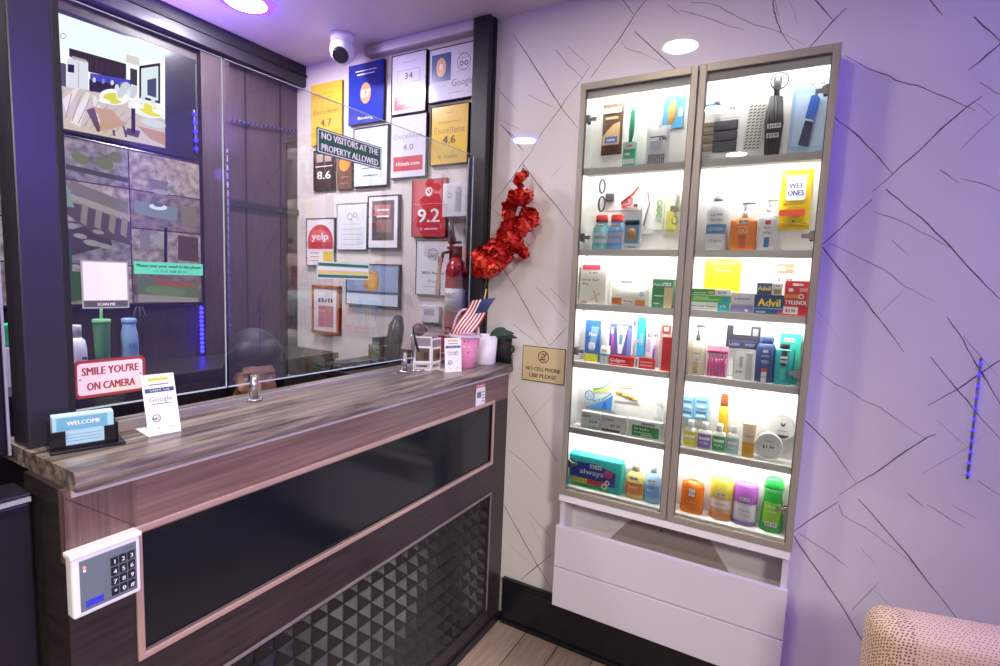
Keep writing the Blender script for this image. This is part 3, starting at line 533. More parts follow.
YEL = M('#d9b33f', .22); BLU = M('#26369c', .2); LILAC = M('#d6d2e6', .10); RED = M('#c23446', .25); GILT = M('#d8a44a', .35)
def lines(b, x0, x1, y, n, dy, z, m=GREYINK, th=.0016):
    for k in range(n): q = random.uniform(.0, .25)*(x1-x0)/2; b.quad(x0+q, y-k*dy, x1-q, y-k*dy+th, z, m)
def sheet(t, w_, h_, z, m): b = B(); b.quad(-w_/2, -h_/2, w_/2, h_/2, z, m); return b
Z2 = .0006
t, w_, h_, z = award('award_plaque', 'yellow plaque rated 4.7 hanging highest on the left of the awards', 'plaque', (310.4,85.3),(341.3,79.7),(341.3,141),(310.4,147), '#a98324', .018, 0)
b = sheet(t, w_, h_, z, YEL); lines(b, -w_*.3, w_*.3, h_*.33, 2, .02, z+Z2, INK); b.text('Excellent', 0, h_*.0, .026, z+Z2, M('#8a6b1c', .4), w=w_*.8); b.text('4.7', 0, -h_*.2, .036, z+Z2, M('#5d4a1c', .4), bold=True, w=w_*.36); b.build('face', t)
t, w_, h_, z = award('award_plaque', 'royal blue plaque with gold disc reading 8.7 at top of the office wall', 'plaque', (348,66),(383,58.7),(383,121),(348,124.7), '#161c4a', .02, 0)
b = sheet(t, w_, h_, z, BLU); b.quad(-w_*.3, h_*.37, w_*.3, h_*.385, z+Z2, CARD); b.quad(-w_*.25, h_*.31, w_*.25, h_*.33, z+Z2, CARD); b.disc(0, 0, .034, .048, z+Z2, M('#c88752', .5)); b.text('8.7', 0, -.018, .036, z+2*Z2, CARD, bold=True, w=.05); b.text('Booking', 0, -h_*.43, .014, z+Z2, CARD, bold=True, w=w_*.42); b.build('face', t)
t, w_, h_, z = award('award_plaque', 'white plaque with outlined number 34 and red footer beside the blue one', 'plaque', (391,56),(426,49),(426,112),(391,114.6), '#1a1a22', .02, .004)
b = sheet(t, w_, h_, z, LILAC); lines(b, -w_*.2, w_*.2, h_*.36, 1, .02, z+Z2)
for q in ((-w_*.33,h_*.02,w_*.33,h_*.026),(-w_*.33,h_*.23,w_*.33,h_*.236),(-w_*.33,h_*.02,-w_*.32,h_*.236),(w_*.32,h_*.02,w_*.33,h_*.236)): b.quad(*q, z+Z2, GREYINK)
b.text('34', 0, h_*.08, .028, z+Z2, INK, w=.045); lines(b, -w_*.3, w_*.3, -h_*.05, 2, .02, z+Z2); b.quad(-w_*.42, -h_*.43, w_*.42, -h_*.2, z+Z2, RED); b.text('Hotels.com', 0, -h_*.34, .016, z+2*Z2, CARD, bold=True, w=w_*.62); b.build('face', t)
t, w_, h_, z = award('award_plaque', 'wide white plaque with small blue panel and search lettering by the dark post', 'plaque', (428.6,49),(475.5,40.7),(475.5,96.6),(428,103), '#1a1a22', .02, .004)
b = sheet(t, w_, h_, z, LILAC); b.quad(-w_*.45, -h_*.13, -w_*.02, h_*.4, z+Z2, M('#3b4a86', .3)); b.disc(-w_*.235, h_*.14, .026, .04, z+2*Z2, M('#cf9b7c', .4)); b.text('8', -w_*.235, h_*.09, .026, z+3*Z2, M('#f0dccf', .4), bold=True)
b.ring(w_*.26, h_*.17, .031, .034, z+Z2, GREYINK); b.ring(w_*.26-.012, h_*.14, .006, .010, z+Z2, INK); b.ring(w_*.26+.012, h_*.14, .006, .010, z+Z2, INK); lines(b, w_*.12, w_*.42, h_*.33, 2, .02, z+Z2); lines(b, w_*.1, w_*.4, h_*.0, 1, .02, z+Z2); b.text('Google', w_*.24, -h_*.26, .030, z+Z2, M('#6b6a78', .4), w=w_*.46); lines(b, -w_*.1, w_*.3, -h_*.38, 1, .02, z+Z2); b.build('face', t)
t, w_, h_, z = award('award_plaque', 'yellow plaque rated 4.6 beside the dark post under the wide white plaque', 'plaque', (430.5,106.7),(469,102),(467,163),(430,165), '#4a3a14', .02, .003)
b = sheet(t, w_, h_, z, YEL); lines(b, -w_*.1, w_*.1, h_*.38, 1, .02, z+Z2, INK); lines(b, -w_*.33, w_*.33, h_*.22, 1, .02, z+Z2, INK); b.text('Excellent', 0, h_*.03, .028, z+Z2, M('#8a6b1c', .4), w=w_*.84); b.text('4.6', 0, -h_*.15, .034, z+Z2, INK, bold=True, w=w_*.34); b.text('Expedia', .01, -h_*.40, .016, z+Z2, INK, w=w_*.36); b.ring(-w_*.26, -h_*.375, .005, .008, z+Z2, INK); b.build('face', t)
t, w_, h_, z = award('award_plaque', 'white plaque rated 4.0 with red footer under the number 34 plaque', 'plaque', (390,117.5),(426,111.5),(426,176),(390,178.5), '#1a1a22', .02, .003)
b = sheet(t, w_, h_, z, LILAC); lines(b, -w_*.08, w_*.08, h_*.36, 1, .02, z+Z2); b.text('Excellent', 0, h_*.13, .025, z+Z2, GREYINK, w=w_*.8); b.text('4.0', 0, -h_*.06, .027, z+Z2, GREYINK, bold=True, w=w_*.3); b.quad(-w_*.42, -h_*.40, w_*.42, -h_*.16, z+Z2, RED); b.text('Hotels.com', 0, -h_*.31, .018, z+2*Z2, CARD, bold=True, w=w_*.66); b.build('face', t)
t, w_, h_, z = award('award_plaque', 'pale certificate partly behind the green visitor sign under the blue plaque', 'certificate', (353,128),(388,124.5),(387.5,185.5),(353,187.5), '#1e1e28', .018, .005)
b = sheet(t, w_, h_, z, M('#d5daee', .25)); b.text('8', -w_*.1, h_*.1, .06, z+Z2, M('#7fa3d6', .4), bold=True); lines(b, -w_*.3, w_*.3, -h_*.2, 2, .035, z+Z2, INK, .004); b.build('face', t)
t, w_, h_, z = award('award_plaque', 'dark brown plaque reading 8.6 under the yellow 4.7 plaque', 'plaque', (312.5,150),(334.5,149),(334,189.5),(313,190.5), '#2b1d1b', .016, 0)
b = sheet(t, w_, h_, z, M('#43302d', .25)); b.text('8.6', 0, -h_*.22, .04, z+Z2, CARD, bold=True, w=w_*.62)
for q in ((-w_*.35,h_*.2,-w_*.05,h_*.4),(w_*.05,h_*.2,w_*.35,h_*.4)): b.quad(*q, z+Z2, M('#b39a90', .4))
b.quad(-w_*.4, h_*.08, w_*.4, h_*.10, z+Z2, CARD); b.build('face', t)
t, w_, h_, z = award('award_plaque', 'brown plaque with an orange disc beside the 8.6 plaque', 'plaque', (336.5,150),(351.5,149),(351.5,188.5),(336.5,189.5), '#4a2e27', .016, 0)
b = sheet(t, w_, h_, z, M('#6b453b', .3)); b.disc(0, h_*.14, w_*.36, h_*.18, z+Z2, M('#e08c34', .4)); lines(b, -w_*.3, w_*.3, -h_*.2, 2, .03, z+Z2, M('#b58f80', .5), .004); b.build('face', t)
t, w_, h_, z = award('award_plaque', 'bright red plaque reading 9.2 in white near the dark post', 'plaque', (411.5,180),(446,177.5),(445.5,236.5),(411.5,237), '#5e1620', .02, .003)
b = sheet(t, w_, h_, z, RED); b.ring(0, h_*.29, .012, .020, z+Z2, M('#f0d7d9', .4)); b.text('S', 0, h_*.24, .034, z+2*Z2, M('#f0d7d9', .4), bold=True); b.quad(-w_*.46, h_*.07, w_*.46, h_*.078, z+Z2, M('#e3a3ab', .4)); b.text('9.2', 0, -h_*.25, .062, z+Z2, CARD, bold=True, w=w_*.64); b.ring(-w_*.22, -h_*.37, .004, .007, z+Z2, CARD); b.quad(-w_*.12, -h_*.385, w_*.28, -h_*.355, z+Z2, M('#e3b3b8', .4)); b.build('face', t)
t, w_, h_, z = award('award_plaque', 'white certificate with a round crest under the red 9.2 plaque', 'certificate', (415,240.5),(450,240),(449,295.5),(416,295), '#33333c', .016, .003)
b = sheet(t, w_, h_, z, M('#dfdfe8', .25)); b.ring(0, h_*.25, .024, .027, z+Z2, GREYINK); b.ring(-.009, h_*.22, .004, .008, z+Z2, GREYINK); b.ring(.009, h_*.22, .004, .008, z+Z2, GREYINK); lines(b, -w_*.22, w_*.22, h_*.32, 2, .012, z+Z2); b.text('2023 Award', 0, -h_*.12, .013, z+Z2, INK, bold=True, w=w_*.66); b.text('Winner', 0, -h_*.27, .012, z+Z2, GREYINK, w=w_*.3); lines(b, -w_*.3, w_*.3, -h_*.36, 1, .02, z+Z2); b.build('face', t)
t, w_, h_, z = award('award_plaque', 'white framed poster with a red arch seen through the glass', 'plaque', (305.5,218.5),(334,217.5),(334,265),(306,266.5), '#26262e', .018, .004)
b = sheet(t, w_, h_, z, M('#ece4ea', .25)); n = 20
b.poly([(w_*.46*math.cos(math.pi*i/n), h_*.02+h_*.36*math.sin(math.pi*i/n)) for i in range(n+1)]+[(-w_*.46,-h_*.15),(w_*.46,-h_*.15)], z+Z2, M('#c2404c', .35)); b.poly([(w_*.38*math.cos(math.pi*i/n), h_*.05+h_*.22*math.sin(math.pi*i/n)) for i in range(n+1)]+[(-w_*.38,h_*.0),(w_*.38,h_*.0)], z+2*Z2, M('#d96a70', .35)); b.text('yelp', 0, h_*.05, .038, z+3*Z2, CARD, bold=True, w=w_*.6); b.quad(w_*.1, -h_*.45, w_*.46, -h_*.2, z+Z2, M('#e2c04c', .4)); lines(b, -w_*.4, 0, -h_*.25, 3, .02, z+Z2, M('#c88', .5), .006); b.build('face', t)
t, w_, h_, z = award('award_plaque', 'plain white certificate between the red arch poster and the dark photo frame', 'certificate', (336,204),(366.5,202),(366.5,249),(337,250.5), '#9a99a2', .014, .003)
b = sheet(t, w_, h_, z, M('#dcdde6', .25)); b.ring(-.012, h_*.22, .014, .018, z+Z2, GREYINK); b.ring(.022, h_*.25, .009, .013, z+Z2, GREYINK); lines(b, -w_*.35, w_*.35, h_*.05, 5, .025, z+Z2); b.build('face', t)
t, w_, h_, z = award('photo_frame', 'black frame with white mat around a dark red photo on the office wall', 'picture frame', (367,196.5),(398.5,193.5),(398,248),(367.5,249.5), '#1c1b20', .022, .006)
b = sheet(t, w_, h_, z, M('#e5e3ea', .3)); b.quad(-w_*.38, -h_*.36, w_*.38, h_*.42, z+Z2, M('#5b4a4c', .3)); b.quad(-w_*.3, h_*.12, w_*.25, h_*.34, z+2*Z2, M('#b9787c', .4)); b.quad(-w_*.2, -h_*.2, w_*.3, h_*.05, z+2*Z2, M('#8f6a68', .4)); lines(b, -w_*.25, w_*.25, h_*.22, 2, .03, z+3*Z2, CARD, .008); b.build('photo', t)
t, w_, h_, z = award('award_plaque', 'blue framed certificate with a round gold seal low on the office wall', 'certificate', (345,265.5),(399,262),(398,305.5),(346,306.5), '#24242c', .022, .005)
b = sheet(t, w_, h_, z, M('#8fa0c4', .3)); b.quad(-w_*.5, -h_*.5, w_*.5, -h_*.2, z+Z2, M('#cfd8e6', .3)); b.quad(-w_*.5, -h_*.22, w_*.5, -h_*.16, z+2*Z2, M('#46587f', .3)); b.disc(.0, h_*.10, .048, .052, z+2*Z2, GILT); b.ring(0, h_*.10, .036, .039, z+3*Z2, M('#a8742a', .4)); b.build('face', t)
t, w_, h_, z = award('photo_frame', 'orange wooden picture frame lowest on the office wall behind the glass', 'picture frame', (311,287),(338.5,284),(338.5,334),(312,334.5), '#b4643a', .024, .016)
b = sheet(t, w_, h_, z, M('#e6dde0', .3)); b.quad(-w_*.3, -h_*.4, w_*.35, h_*.1, z+Z2, M('#c98a8c', .4)); b.text('Bill', 0, h_*.18, .022, z+Z2, INK, bold=True, w=w_*.6); b.build('photo', t)
# wall devices
xa, za = wq(442.6, 184, -.05); xb, zb = wq(468, 216, -.05)
t = thing('wall_control_box', 'white wall control box with a paper note beside the red 9.2 plaque', 'control box', frame('W', ((xa+xb)/2, 0, (za+zb)/2)))
b = B(); b.box(-.068, .068, -.072, .072, 0, .05, M('#e2dfe2', .4), .004); b.build('housing', t); b = B(); b.box(.0, .03, -.05, .055, .05, .051, M('#b9b4c6', .5)); b.text('NOTICE', .015, .02, .01, .0514, INK, w=.022); b.ring(-.03, .02, .008, .011, .0504, GREYINK); lines(b, .004, .026, .01, 5, .011, .0514); b.build('note', t)
xa, za = wq(432, 314)
t = thing('wall_thermostat', 'small white wall thermostat under the crest certificate', 'thermostat', frame('W', (xa, 0, za)))
b = B(); b.box(-.055, .055, -.04, .04, 0, .022, M('#d9d5de', .4), .004); b.build('housing', t); b = B(); b.box(-.03, .03, -.005, .022, .022, .0225, M('#a7aab0', .3)); b.build('display', t)
# fire extinguisher against the post
xa, za = wq(456, 300, -.10)
t = thing('fire_extinguisher', 'red fire extinguisher hanging in the corner left of the dark post', 'fire extinguisher', frame('W', (-1.292, -.060, 1.255)))
r = .048; h = .33; RX = M('#a11f2c', .28); b = B(); b.lathe([(r*.9,0),(r,.012),(r,h*.82),(r*.85,h*.92),(r*.5,h*.985),(r*.35,h)], RX); b.build('cylinder', t)
b = B(); b.lathe([(r*1.005,.10),(r*1.005,.20)], M('#d8d3d6', .5), n=28); b.text('ABC', 0, .16, .022, .001, INK, bold=True, wrap=(0,0,r*1.01,r*1.01), w=.05); b.build('label', t)
b = B(); b.lathe([(.020,h),(.022,h+.02),(.018,h+.04)], BLACKM); b.box(-.05, .022, h+.038, h+.05, -.008, .008, BLACKM, .003); b.box(-.045, .02, h+.062, h+.072, -.008, .008, BLACKM, .003); b.tube([(-.012,h+.06,.01),(-.02,h+.11,.02),(-.03,h+.15,.012),(-.028,h+.16,.0)], [.012,.015,.012,.008], M('#3b2a30', .4)); b.build('valve_handle', t)
b = B(); b.tube([(-.02,h+.03,.01),(-.06,h+.02,.02),(-.075,h-.06,.025),(-.07,h-.16,.03)], .007, BLACKM); b.build('hose', t)
b = B(); b.prism([(-.072,h-.16),(-.052,h-.165),(-.040,h+.0),(-.060,h+.005)], .052, .054, M('#b28a9c', .5)); b.quad(-.062, h-.13, -.052, h-.02, .0545, M('#d3b05a', .5)); b.build('inspection_tag', t)
b = B(); b.box(-.03, .03, .1, .3, -.066, -.058, M('#6e1722', .4)); b.ring(0, 0, .0, .001, -.06, STEEL); b.build('bracket', t)
b = B(); b.box(-.06, .07, 0, .15, 0, .03, M('#9c2a35', .4), .004); one('red_wall_box', b, 'plain red box on the wall below the fire extinguisher', 'box', frame('W', (-1.345, -.0, 1.09)))

# ------------------------------------------------------------------ things on the countertop
def on(u, v): q = at(u, v, 'Z', CT); return q
# business card holder
p0 = on(88, 452)
t = thing('card_holder', 'black card holder with pale blue cards at the left end of the countertop', 'card holder', turned('S', (-1.175, -1.475, CT), -14))
b = B(); b.box(-.052, .062, 0, .006, -.045, .035, BLACKG, .002); b.box(-.052, .052, .006, .055, -.012, -.006, BLACKG, .001); b.box(-.052, -.048, .006, .04, -.012, .024, BLACKG); b.box(.048, .052, .006, .045, -.012, .024, BLACKG); b.box(-.052, -.028, .006, .040, .020, .024, BLACKG, .001); b.box(.030, .052, .006, .040, .020, .024, BLACKG, .001); b.box(-.052, .052, .006, .012, .020, .024, BLACKG); b.build('tray', t)
for k in range(9):
    b = B(); zz = -.005+.0027*k; b.box(-.046, .046, .0065, .068-.001*(k % 3), zz, zz+.0022, M('#a9d3e2' if k == 8 else '#cfe6ee', .45))
    if k == 8:
        b.quad(-.040, .040, .036, .064, zz+.0026, M('#6fb0cc', .45)); b.text('WELCOME', 0, .049, .008, zz+.0030, CARD, bold=True, w=.05); lines(b, -.04, .03, .03, 3, .006, zz+.0026, M('#6a93a8', .5), .001)
    o = b.build('business_card', t)
# tent card signs
def lcard(label, loc, deg, w_, h_, lean):
    t = thing('review_card', label, 'card stand', turned('S', loc, deg), 'white review cards on the countertop')
    b = B(); c, s_ = math.cos(lean), math.sin(lean); T = lambda x, y, z: (x, y*c+z*s_, -y*s_+z*c)
    def q(x0, y0, x1, y1, z, m): b.add([T(x0,y0,z),T(x1,y0,z),T(x1,y1,z),T(x0,y1,z)], [(0,1,2,3)], m)
    bb = B(); bb.box(-w_/2, w_/2, 0, h_, -.002, 0, CARD, .0006); b.add([T(*v) for v in bb.v], bb.f, CARD)
    q(-w_*.3, h_*.89, w_*.3, h_*.94, .0004, M('#e6c83a', .4)); q(-w_*.3, h_*.82, w_*.3, h_*.84, .0004, GREYINK); q(-w_*.44, h_*.70, w_*.44, h_*.77, .0004, M('#3c4f6e', .4)); q(-w_*.3, h_*.50, w_*.3, h_*.515, .0004, GREYINK)
    bb = B(); bb.text('Google', 0, h_*.55, h_*.08, .0004, M('#63636d', .4), w=w_*.7); bb.text('VISIT US', 0, h_*.72, h_*.03, .0008, CARD, w=w_*.6); bb.ring(-w_*.2, h_*.28, w_*.10, w_*.13, .0004, GREYINK); bb.text('NFC', -w_*.2, h_*.25, h_*.045, .0004, INK, bold=True, w=w_*.18); bb.text('TAP', -w_*.2, h_*.1, h_*.03, .0004, INK, w=w_*.13); bb.text('SCAN', w_*.22, h_*.1, h_*.03, .0004, INK, w=w_*.16)
    for k in range(len(bb.mats)): b.add([T(*v) for v in bb.v], [f for f, mi in zip(bb.f, bb.m) if mi == k], bb.mats[k])
    b.build('front_card', t)
    b = B(); b.box(-w_/2, w_/2, 0, .002, -.075, .0, CARD, .0006); b.build('foot', t)
lcard('white review card on a foot near the left end of the countertop', (-1.135, -1.345, CT), -8, .062, .128, .28)
pq = on(453.5, 372)
lcard('white review card in front of the pink basket', (pq[0], pq[1], CT), -27, .070, .128, .1)
# leaflets
pq = on(431, 370)
t = thing('folded_leaflet', 'pair of folded photo leaflets standing between the clamp post and review card', 'leaflet', turned('S', (pq[0]-.02, pq[1], CT), -30))
def panel(b, xa, za, xb, zb_, h_, cols):
    b.add([(xa,0,za),(xb,0,zb_),(xb,h_,zb_),(xa,h_,za)], [(0,1,2,3)], CARD); d = (xb-xa, zb_-za); L = math.hypot(*d); nx, nz = -d[1]/L*.0012, d[0]/L*.0012
    for (u0,u1,v0,v1,c) in cols: b.add([(xa+d[0]*u+nx, h_*v, za+d[1]*u+nz) for u, v in ((u0,v0),(u1,v0),(u1,v1),(u0,v1))], [(0,1,2,3)], M(c, .4))
    b.add([(xa-nx,0,za-nz),(xb-nx,0,zb_-nz),(xb-nx,h_,zb_-nz),(xa-nx,h_,za-nz)], [(3,2,1,0)], CARD)
CC = [(.05,.95,.72,.96,'#8f8a90'),(.12,.9,.28,.66,'#6d5f55'),(.3,.6,.3,.6,'#b59b7d'),(.6,.85,.34,.55,'#4f5a48'),(.05,.95,.05,.22,'#c9c6ca'),(.15,.8,.1,.16,'#55535c')]
b = B(); panel(b, -.055, 0, .005, .028, .128, CC); b.build('leaflet_panel', t); b = B(); panel(b, .007, .027, .058, -.005, .12, CC); b.build('leaflet_panel', t)
# pens at the clamp post
pq = on(411, 373)
t = thing('pen_stand', 'silver countertop pen stand with slanted black pen beside the clamp post', 'pen', frame('F', (-1.225, -.40, CT)))
b = B(); b.tube([(0,0,0),(0,0,.005)], [.03,.028], STEEL, 20); b.tube([(-.012,-.018,.004),(-.012,-.018,.165)], .0028, CHROME, 8); b.build('stand', t)
b = B(); b.tube([(.012,.035,.006),(.0,-.002,.09),(-.011,-.018,.165)], [.0035,.0045,.003], BLACKG, 8); b.build('pen', t)
# pink basket
pq = on(471, 368)
t = thing('pink_basket', 'pink polka dot bucket with white rim and handle at the countertop end', 'basket', frame('W', (-1.140, -.205, CT)))
PK = M('#e58fb4', .5); h = .125; r0, r1 = .038, .058
b = B(); b.lathe([(r0,0),(r0+.002,.002),(r1,h)], PK)
for k in range(70):
    a = random.uniform(0, 6.28); y = random.uniform(.01, h-.015); r = r0+(r1-r0)*y/h+.0006; d_ = .0045; P = []
    for i in range(8): th = 2*math.pi*i/8; P.append((r*math.cos(a+d_*math.cos(th)/r), y+d_*math.sin(th), r*math.sin(a+d_*math.cos(th)/r)))
    b.add(P, [tuple(range(8))[::-1], tuple(range(8))], M('#f6dbe6', .5) if k % 2 else M('#c2548a', .5))
b.build('bucket', t)
b = B(); b.tube([((r1+.002)*math.cos(2*math.pi*i/28), h, (r1+.002)*math.sin(2*math.pi*i/28)) for i in range(28)], .006, M('#e2d9e6', .5), 8, True); b.lathe([(r1-.003,h-.004),(r1-.003,h-.003)], M('#cfc3d6', .6)); b.build('rim', t)
b = B(); b.tube([(-(r1+.003)*math.cos(math.pi*i/20), h+.115*math.sin(math.pi*i/20)*.9, .0) for i in range(21)], .0045, M('#e9d7e4', .5), 8); b.build('handle', t)
# white cup with green leaf plant
t = thing('white_planter', 'white planter cup with dark green leaves behind the pink basket', 'planter', frame('W', (-1.118, -.085, CT)))
b = B(); b.lathe([(.040,0),(.043,.003),(.05,.12),(.047,.12),(.046,.105)], WHITEG); b.build('cup', t)
def leaf(b, p, L, wd, az, el, m):
    d = Vector((math.cos(az)*math.cos(el), math.sin(el), math.sin(az)*math.cos(el))); sd = d.cross(Vector((0,.25,1))).normalized(); vs = []; fs = []
    for i in range(9):
        u = i/8; c = Vector(p)+d*L*u-Vector((0,1,0))*L*.25*u*u; ww = wd*math.sin(math.pi*min(.97, .05+u*.93))**.8
        vs += [c-sd*ww, c+Vector((0,-.003,0)), c+sd*ww]
        if i: k = 3*i; fs += [(k-3,k-2,k+1,k),(k-2,k-1,k+2,k+1)]
    b.add(vs, fs, m, True)
LG = M('#35493f', .35)
for az, el, L in ((.1,.42,.13),(-.2,.25,.12),(-.1,.7,.09)): b = B(); leaf(b, (.02,.118,.0), L, .015, az, el, LG); b.build('leaf', t)
# flag
pf = at(480, 315, 'Y', -.17)
t = thing('small_flag', 'small striped american flag on a stick standing in the pink basket', 'flag', frame('W', (-1.138, -.205, CT+.008)))
b = B(); b.tube([(.02,0,0),(.10,.305,.02)], .0028, M('#c9a56a', .5), 8); b.build('stick', t)
b = B(); cx = np.array([.145,.275,.022]); ex = np.array([-.46,-.86,.2]); ey = np.array([-.93,-.16,.12]); ex /= np.linalg.norm(ex); ey /= np.linalg.norm(ey)
FL, FH = .155, .105; NX, NY = 14, 13; FR = M('#b3262f', .6); FW = M('#eee8ea', .6); FB = M('#2c3a6a', .6)
for i in range(NX):
    for j in range(NY):
        P = []
        for (a, c_) in ((i,j),(i+1,j),(i+1,j+1),(i,j+1)):
            q = cx+ex*FL*a/NX+ey*FH*c_/NY; q = q+np.array([0,0,1])*.006*math.sin(7*a/NX+3*c_/NY); P.append(q)
        m = FB if (i < NX*.4 and j < 7) else (FR if j % 2 == 0 else FW); b.add(P, [(0,1,2,3)], m, True)
b.build('cloth', t)
# black bag and scissors behind the cup
t = thing('black_pouch', 'black rounded pouch leaning on the wall behind the white planter', 'pouch', frame('W', (-1.075, -.030, CT)))
b = B(); b.pouch(-.045, .045, 0, .115, -.025, .02, BLACKM, bulge=1.); b.build('body', t); b = B(); b.tube([(-.03,.11,0),(-.01,.13,.0),(.02,.125,0),(.035,.1,0)], .004, BLACKM); b.build('strap', t)
b = B(); b.tube([(.012*math.cos(2*math.pi*i/16), .062+.014*math.sin(2*math.pi*i/16), 0) for i in range(16)], .003, BLACKM, 6, True); b.tube([(0,.05,0),(-.006,0,.004)], .0028, STEEL, 6); b.tube([(.004,.05,0),(.008,0,.004)], .0028, STEEL, 6); one('scissors', b, 'small black handled scissors standing against the marble at the countertop end', 'scissors', frame('W', (-1.034, -.012, CT)))

# inner desk behind the glass with its equipment
t = thing('raised_shelf', 'black raised shelf behind the counter holding the desk phone', 'shelf', frame('F', (0, 0, 0)))
b = B(); b.box(-1.60, -1.43, -.53, -.06, 1.105, 1.13, BLACKM, .003); b.build('board', t)
for y in (-.50, -.09): b = B(); b.box(-1.58, -1.48, y-.012, y+.012, .0, 1.105, BLACKM); b.build('support', t)
t = thing('desk_phone', 'black desk phone with upright handset behind the glass by the leaflets', 'telephone', frame('S', (-1.55, -.165, 1.13)))
b = B(); b.prism([(-.09,0),(.09,0),(.09,.035),(-.09,.07)], -.06, .05, BLACKG); b.box(-.08,.02,.06,.10,-.05,-.03,M('#2d4a4c',.3),.003); b.build('base', t); b = B(); b.tube([(-.03,.05,.03),(-.035,.09,.04),(-.025,.15,.04),(.0,.19,.03)], [.030,.036,.034,.02], BLACKG, 12); b.build('handset', t)
t = thing('webcam', 'small black webcam standing behind the glass next to the desk phone', 'webcam', frame('S', (-1.465, -.092, 1.13)))
b = B(); b.box(-.03,.03,0,.012,-.03,.03,BLACKM,.003); b.tube([(0,.012,0),(0,.115,0)], .007, BLACKM); b.build('stand', t); b = B(); b.ball((0,.135,0), .03, BLACKG); b.tube([(0,.135,.025),(0,.135,.036)], .014, M('#4c4c55', .2), 14); b.build('head', t)
b = B(); b.box(-.14, .12, 0, .022, -.05, .05, BLACKM, .004)
for i in range(11):
    for j in range(4): b.box(-.13+.022*i, -.112+.022*i, .022, .027, -.042+.022*j, -.024+.022*j, M('#24232a', .5))
one('keyboard', b, 'black keyboard lying behind the glass left of the desk phone', 'keyboard', frame('S', (-1.53, -.385, 1.13)))

# ------------------------------------------------------------------ red garland on the wall
t = thing('flower_garland', 'hanging garland of red artificial blossoms on the marble beside the post', 'flowers', frame('W', (0, 0, 0)))
PET = [M('#e2352b', .5), M('#c9221f', .5), M('#ee5a3c', .5)]
def blossom_mesh(m, seed):
    rnd = random.Random(seed); b = B()
    for ringk, (np_, R, el) in enumerate(((6, .034, .25), (5, .024, .8))):
        for k in range(np_):
            a = 2*math.pi*k/np_+rnd.uniform(-.2, .2)+ringk; vs = []; fs = []
            for i in range(5):
                u = i/4; rr = R*u; e = el+.9*u*u; wd = R*.55*math.sin(math.pi*(.12+.8*u))
                for j in (-1, 0, 1):
                    x = rr*math.cos(e); zz = rr*math.sin(e)+.008*abs(j)*u+rnd.uniform(-.0015, .0015); y = wd*j
                    vs.append((x*math.cos(a)-y*math.sin(a), x*math.sin(a)+y*math.cos(a), zz))
                if i: q = 3*i; fs += [(q-3,q-2,q+1,q),(q-2,q-1,q+2,q+1)]
            b.add(vs, fs, m, True)
    b.ball((0,0,.006), .006, M('#d98a3a', .5), 8, 6); return b
protos = []
SP = [(523,176,5),(523,186,8),(521,197,12),(518,208,15),(515,219,17),(514,230,20),(520,238,18),(508,245,18),(498,250,17),(490,257,16),(482,264,13),(505,257,15),(528,222,10),(494,268,11),(478,268,7)]
cnt = 0
for (u, v, rp) in SP:
    n = max(3, int(rp/2.15))
    for k in range(n):
        a = random.uniform(0, 6.28); rr = rp*math.sqrt(random.random())*.8; c = at(u+rr*math.cos(a), v+rr*math.sin(a), 'Y', -.05)
        x, z = c[0], c[2]; dep = .022+.045*(1-rr/max(rp, 1))+random.uniform(0, .012); s_ = (.75 if rp < 9 else 1.15)*random.uniform(.85, 1.15)
        if len(protos) < 6: o = blossom_mesh(PET[cnt % 3], cnt).build('blossom', t); protos.append(o)
        else: o = protos[cnt % 6].copy(); COL.objects.link(o); o.parent = t
        tilt = Matrix.Rotation(random.uniform(-.6, .6), 4, 'X') @ Matrix.Rotation(random.uniform(-.6, .6), 4, 'Y') @ Matrix.Rotation(random.uniform(0, 6), 4, 'Z')
        o.matrix_local = Matrix.Translation((x, z, dep)) @ tilt @ Matrix.Scale(s_, 4); cnt += 1
pts = [at(u, v, 'Y', -.02) for u, v in ((523,168),(521,195),(512,222),(502,246),(486,268),(486,282),(484,292))]
b = B(); b.tube([(q[0], q[2], .02) for q in pts], .004, M('#5e6b3c', .5)); b.tube([(q[0]+.01, q[2]-.01, .045) for q in pts[1:5]], .003, M('#7a7a48', .5)); b.build('stem', t)
b = B(); h0 = pts[0]; b.tube([(h0[0],h0[2]-.005,0),(h0[0],h0[2],.02),(h0[0],h0[2]+.01,.02)], .002, STEEL); b.build('hook', t)

# no phone sign
q = [wq(u, v, -.004) for u, v in ((523,345),(566,349.5),(564,385),(521.5,380))]
x0, x1 = (q[0][0]+q[3][0])/2, (q[1][0]+q[2][0])/2; z0, z1 = (q[2][1]+q[3][1])/2, (q[0][1]+q[1][1])/2; w_, h_ = x1-x0, z1-z0
BRASS = M('#d2c096', .4); BR2 = M('#4f4431', .5)
t = thing('phone_sign', 'beige plastic sign asking for no cell phones left of the lit cabinet', 'sign', frame('W', ((x0+x1)/2, 0, (z0+z1)/2)))
b = B(); b.box(-w_/2, w_/2, -h_/2, h_/2, 0, .004, BR2, .001); b.box(-w_/2+.003, w_/2-.003, -h_/2+.003, h_/2-.003, .003, .0047, BRASS, .001); zt = .0051
b.ring(0, h_*.22, .021, .025, zt, BR2); b.prism([(-.008,h_*.22-.014),(.008,h_*.22-.014),(.008,h_*.22+.014),(-.008,h_*.22+.014)], zt-.0003, zt, BR2); b.quad(-.0055, h_*.22-.008, .0055, h_*.22+.010, zt+.0003, BRASS); b.poly([(-.018,h_*.22-.015),(-.015,h_*.22-.018),(.018,h_*.22+.015),(.015,h_*.22+.018)], zt+.0006, BR2)
b.text('NO CELL PHONE', 0, -h_*.19, .017, zt, BR2, bold=True, w=w_*.8); b.text('USE PLEASE', 0, -h_*.38, .017, zt, BR2, bold=True, w=w_*.62); b.build('plate', t)
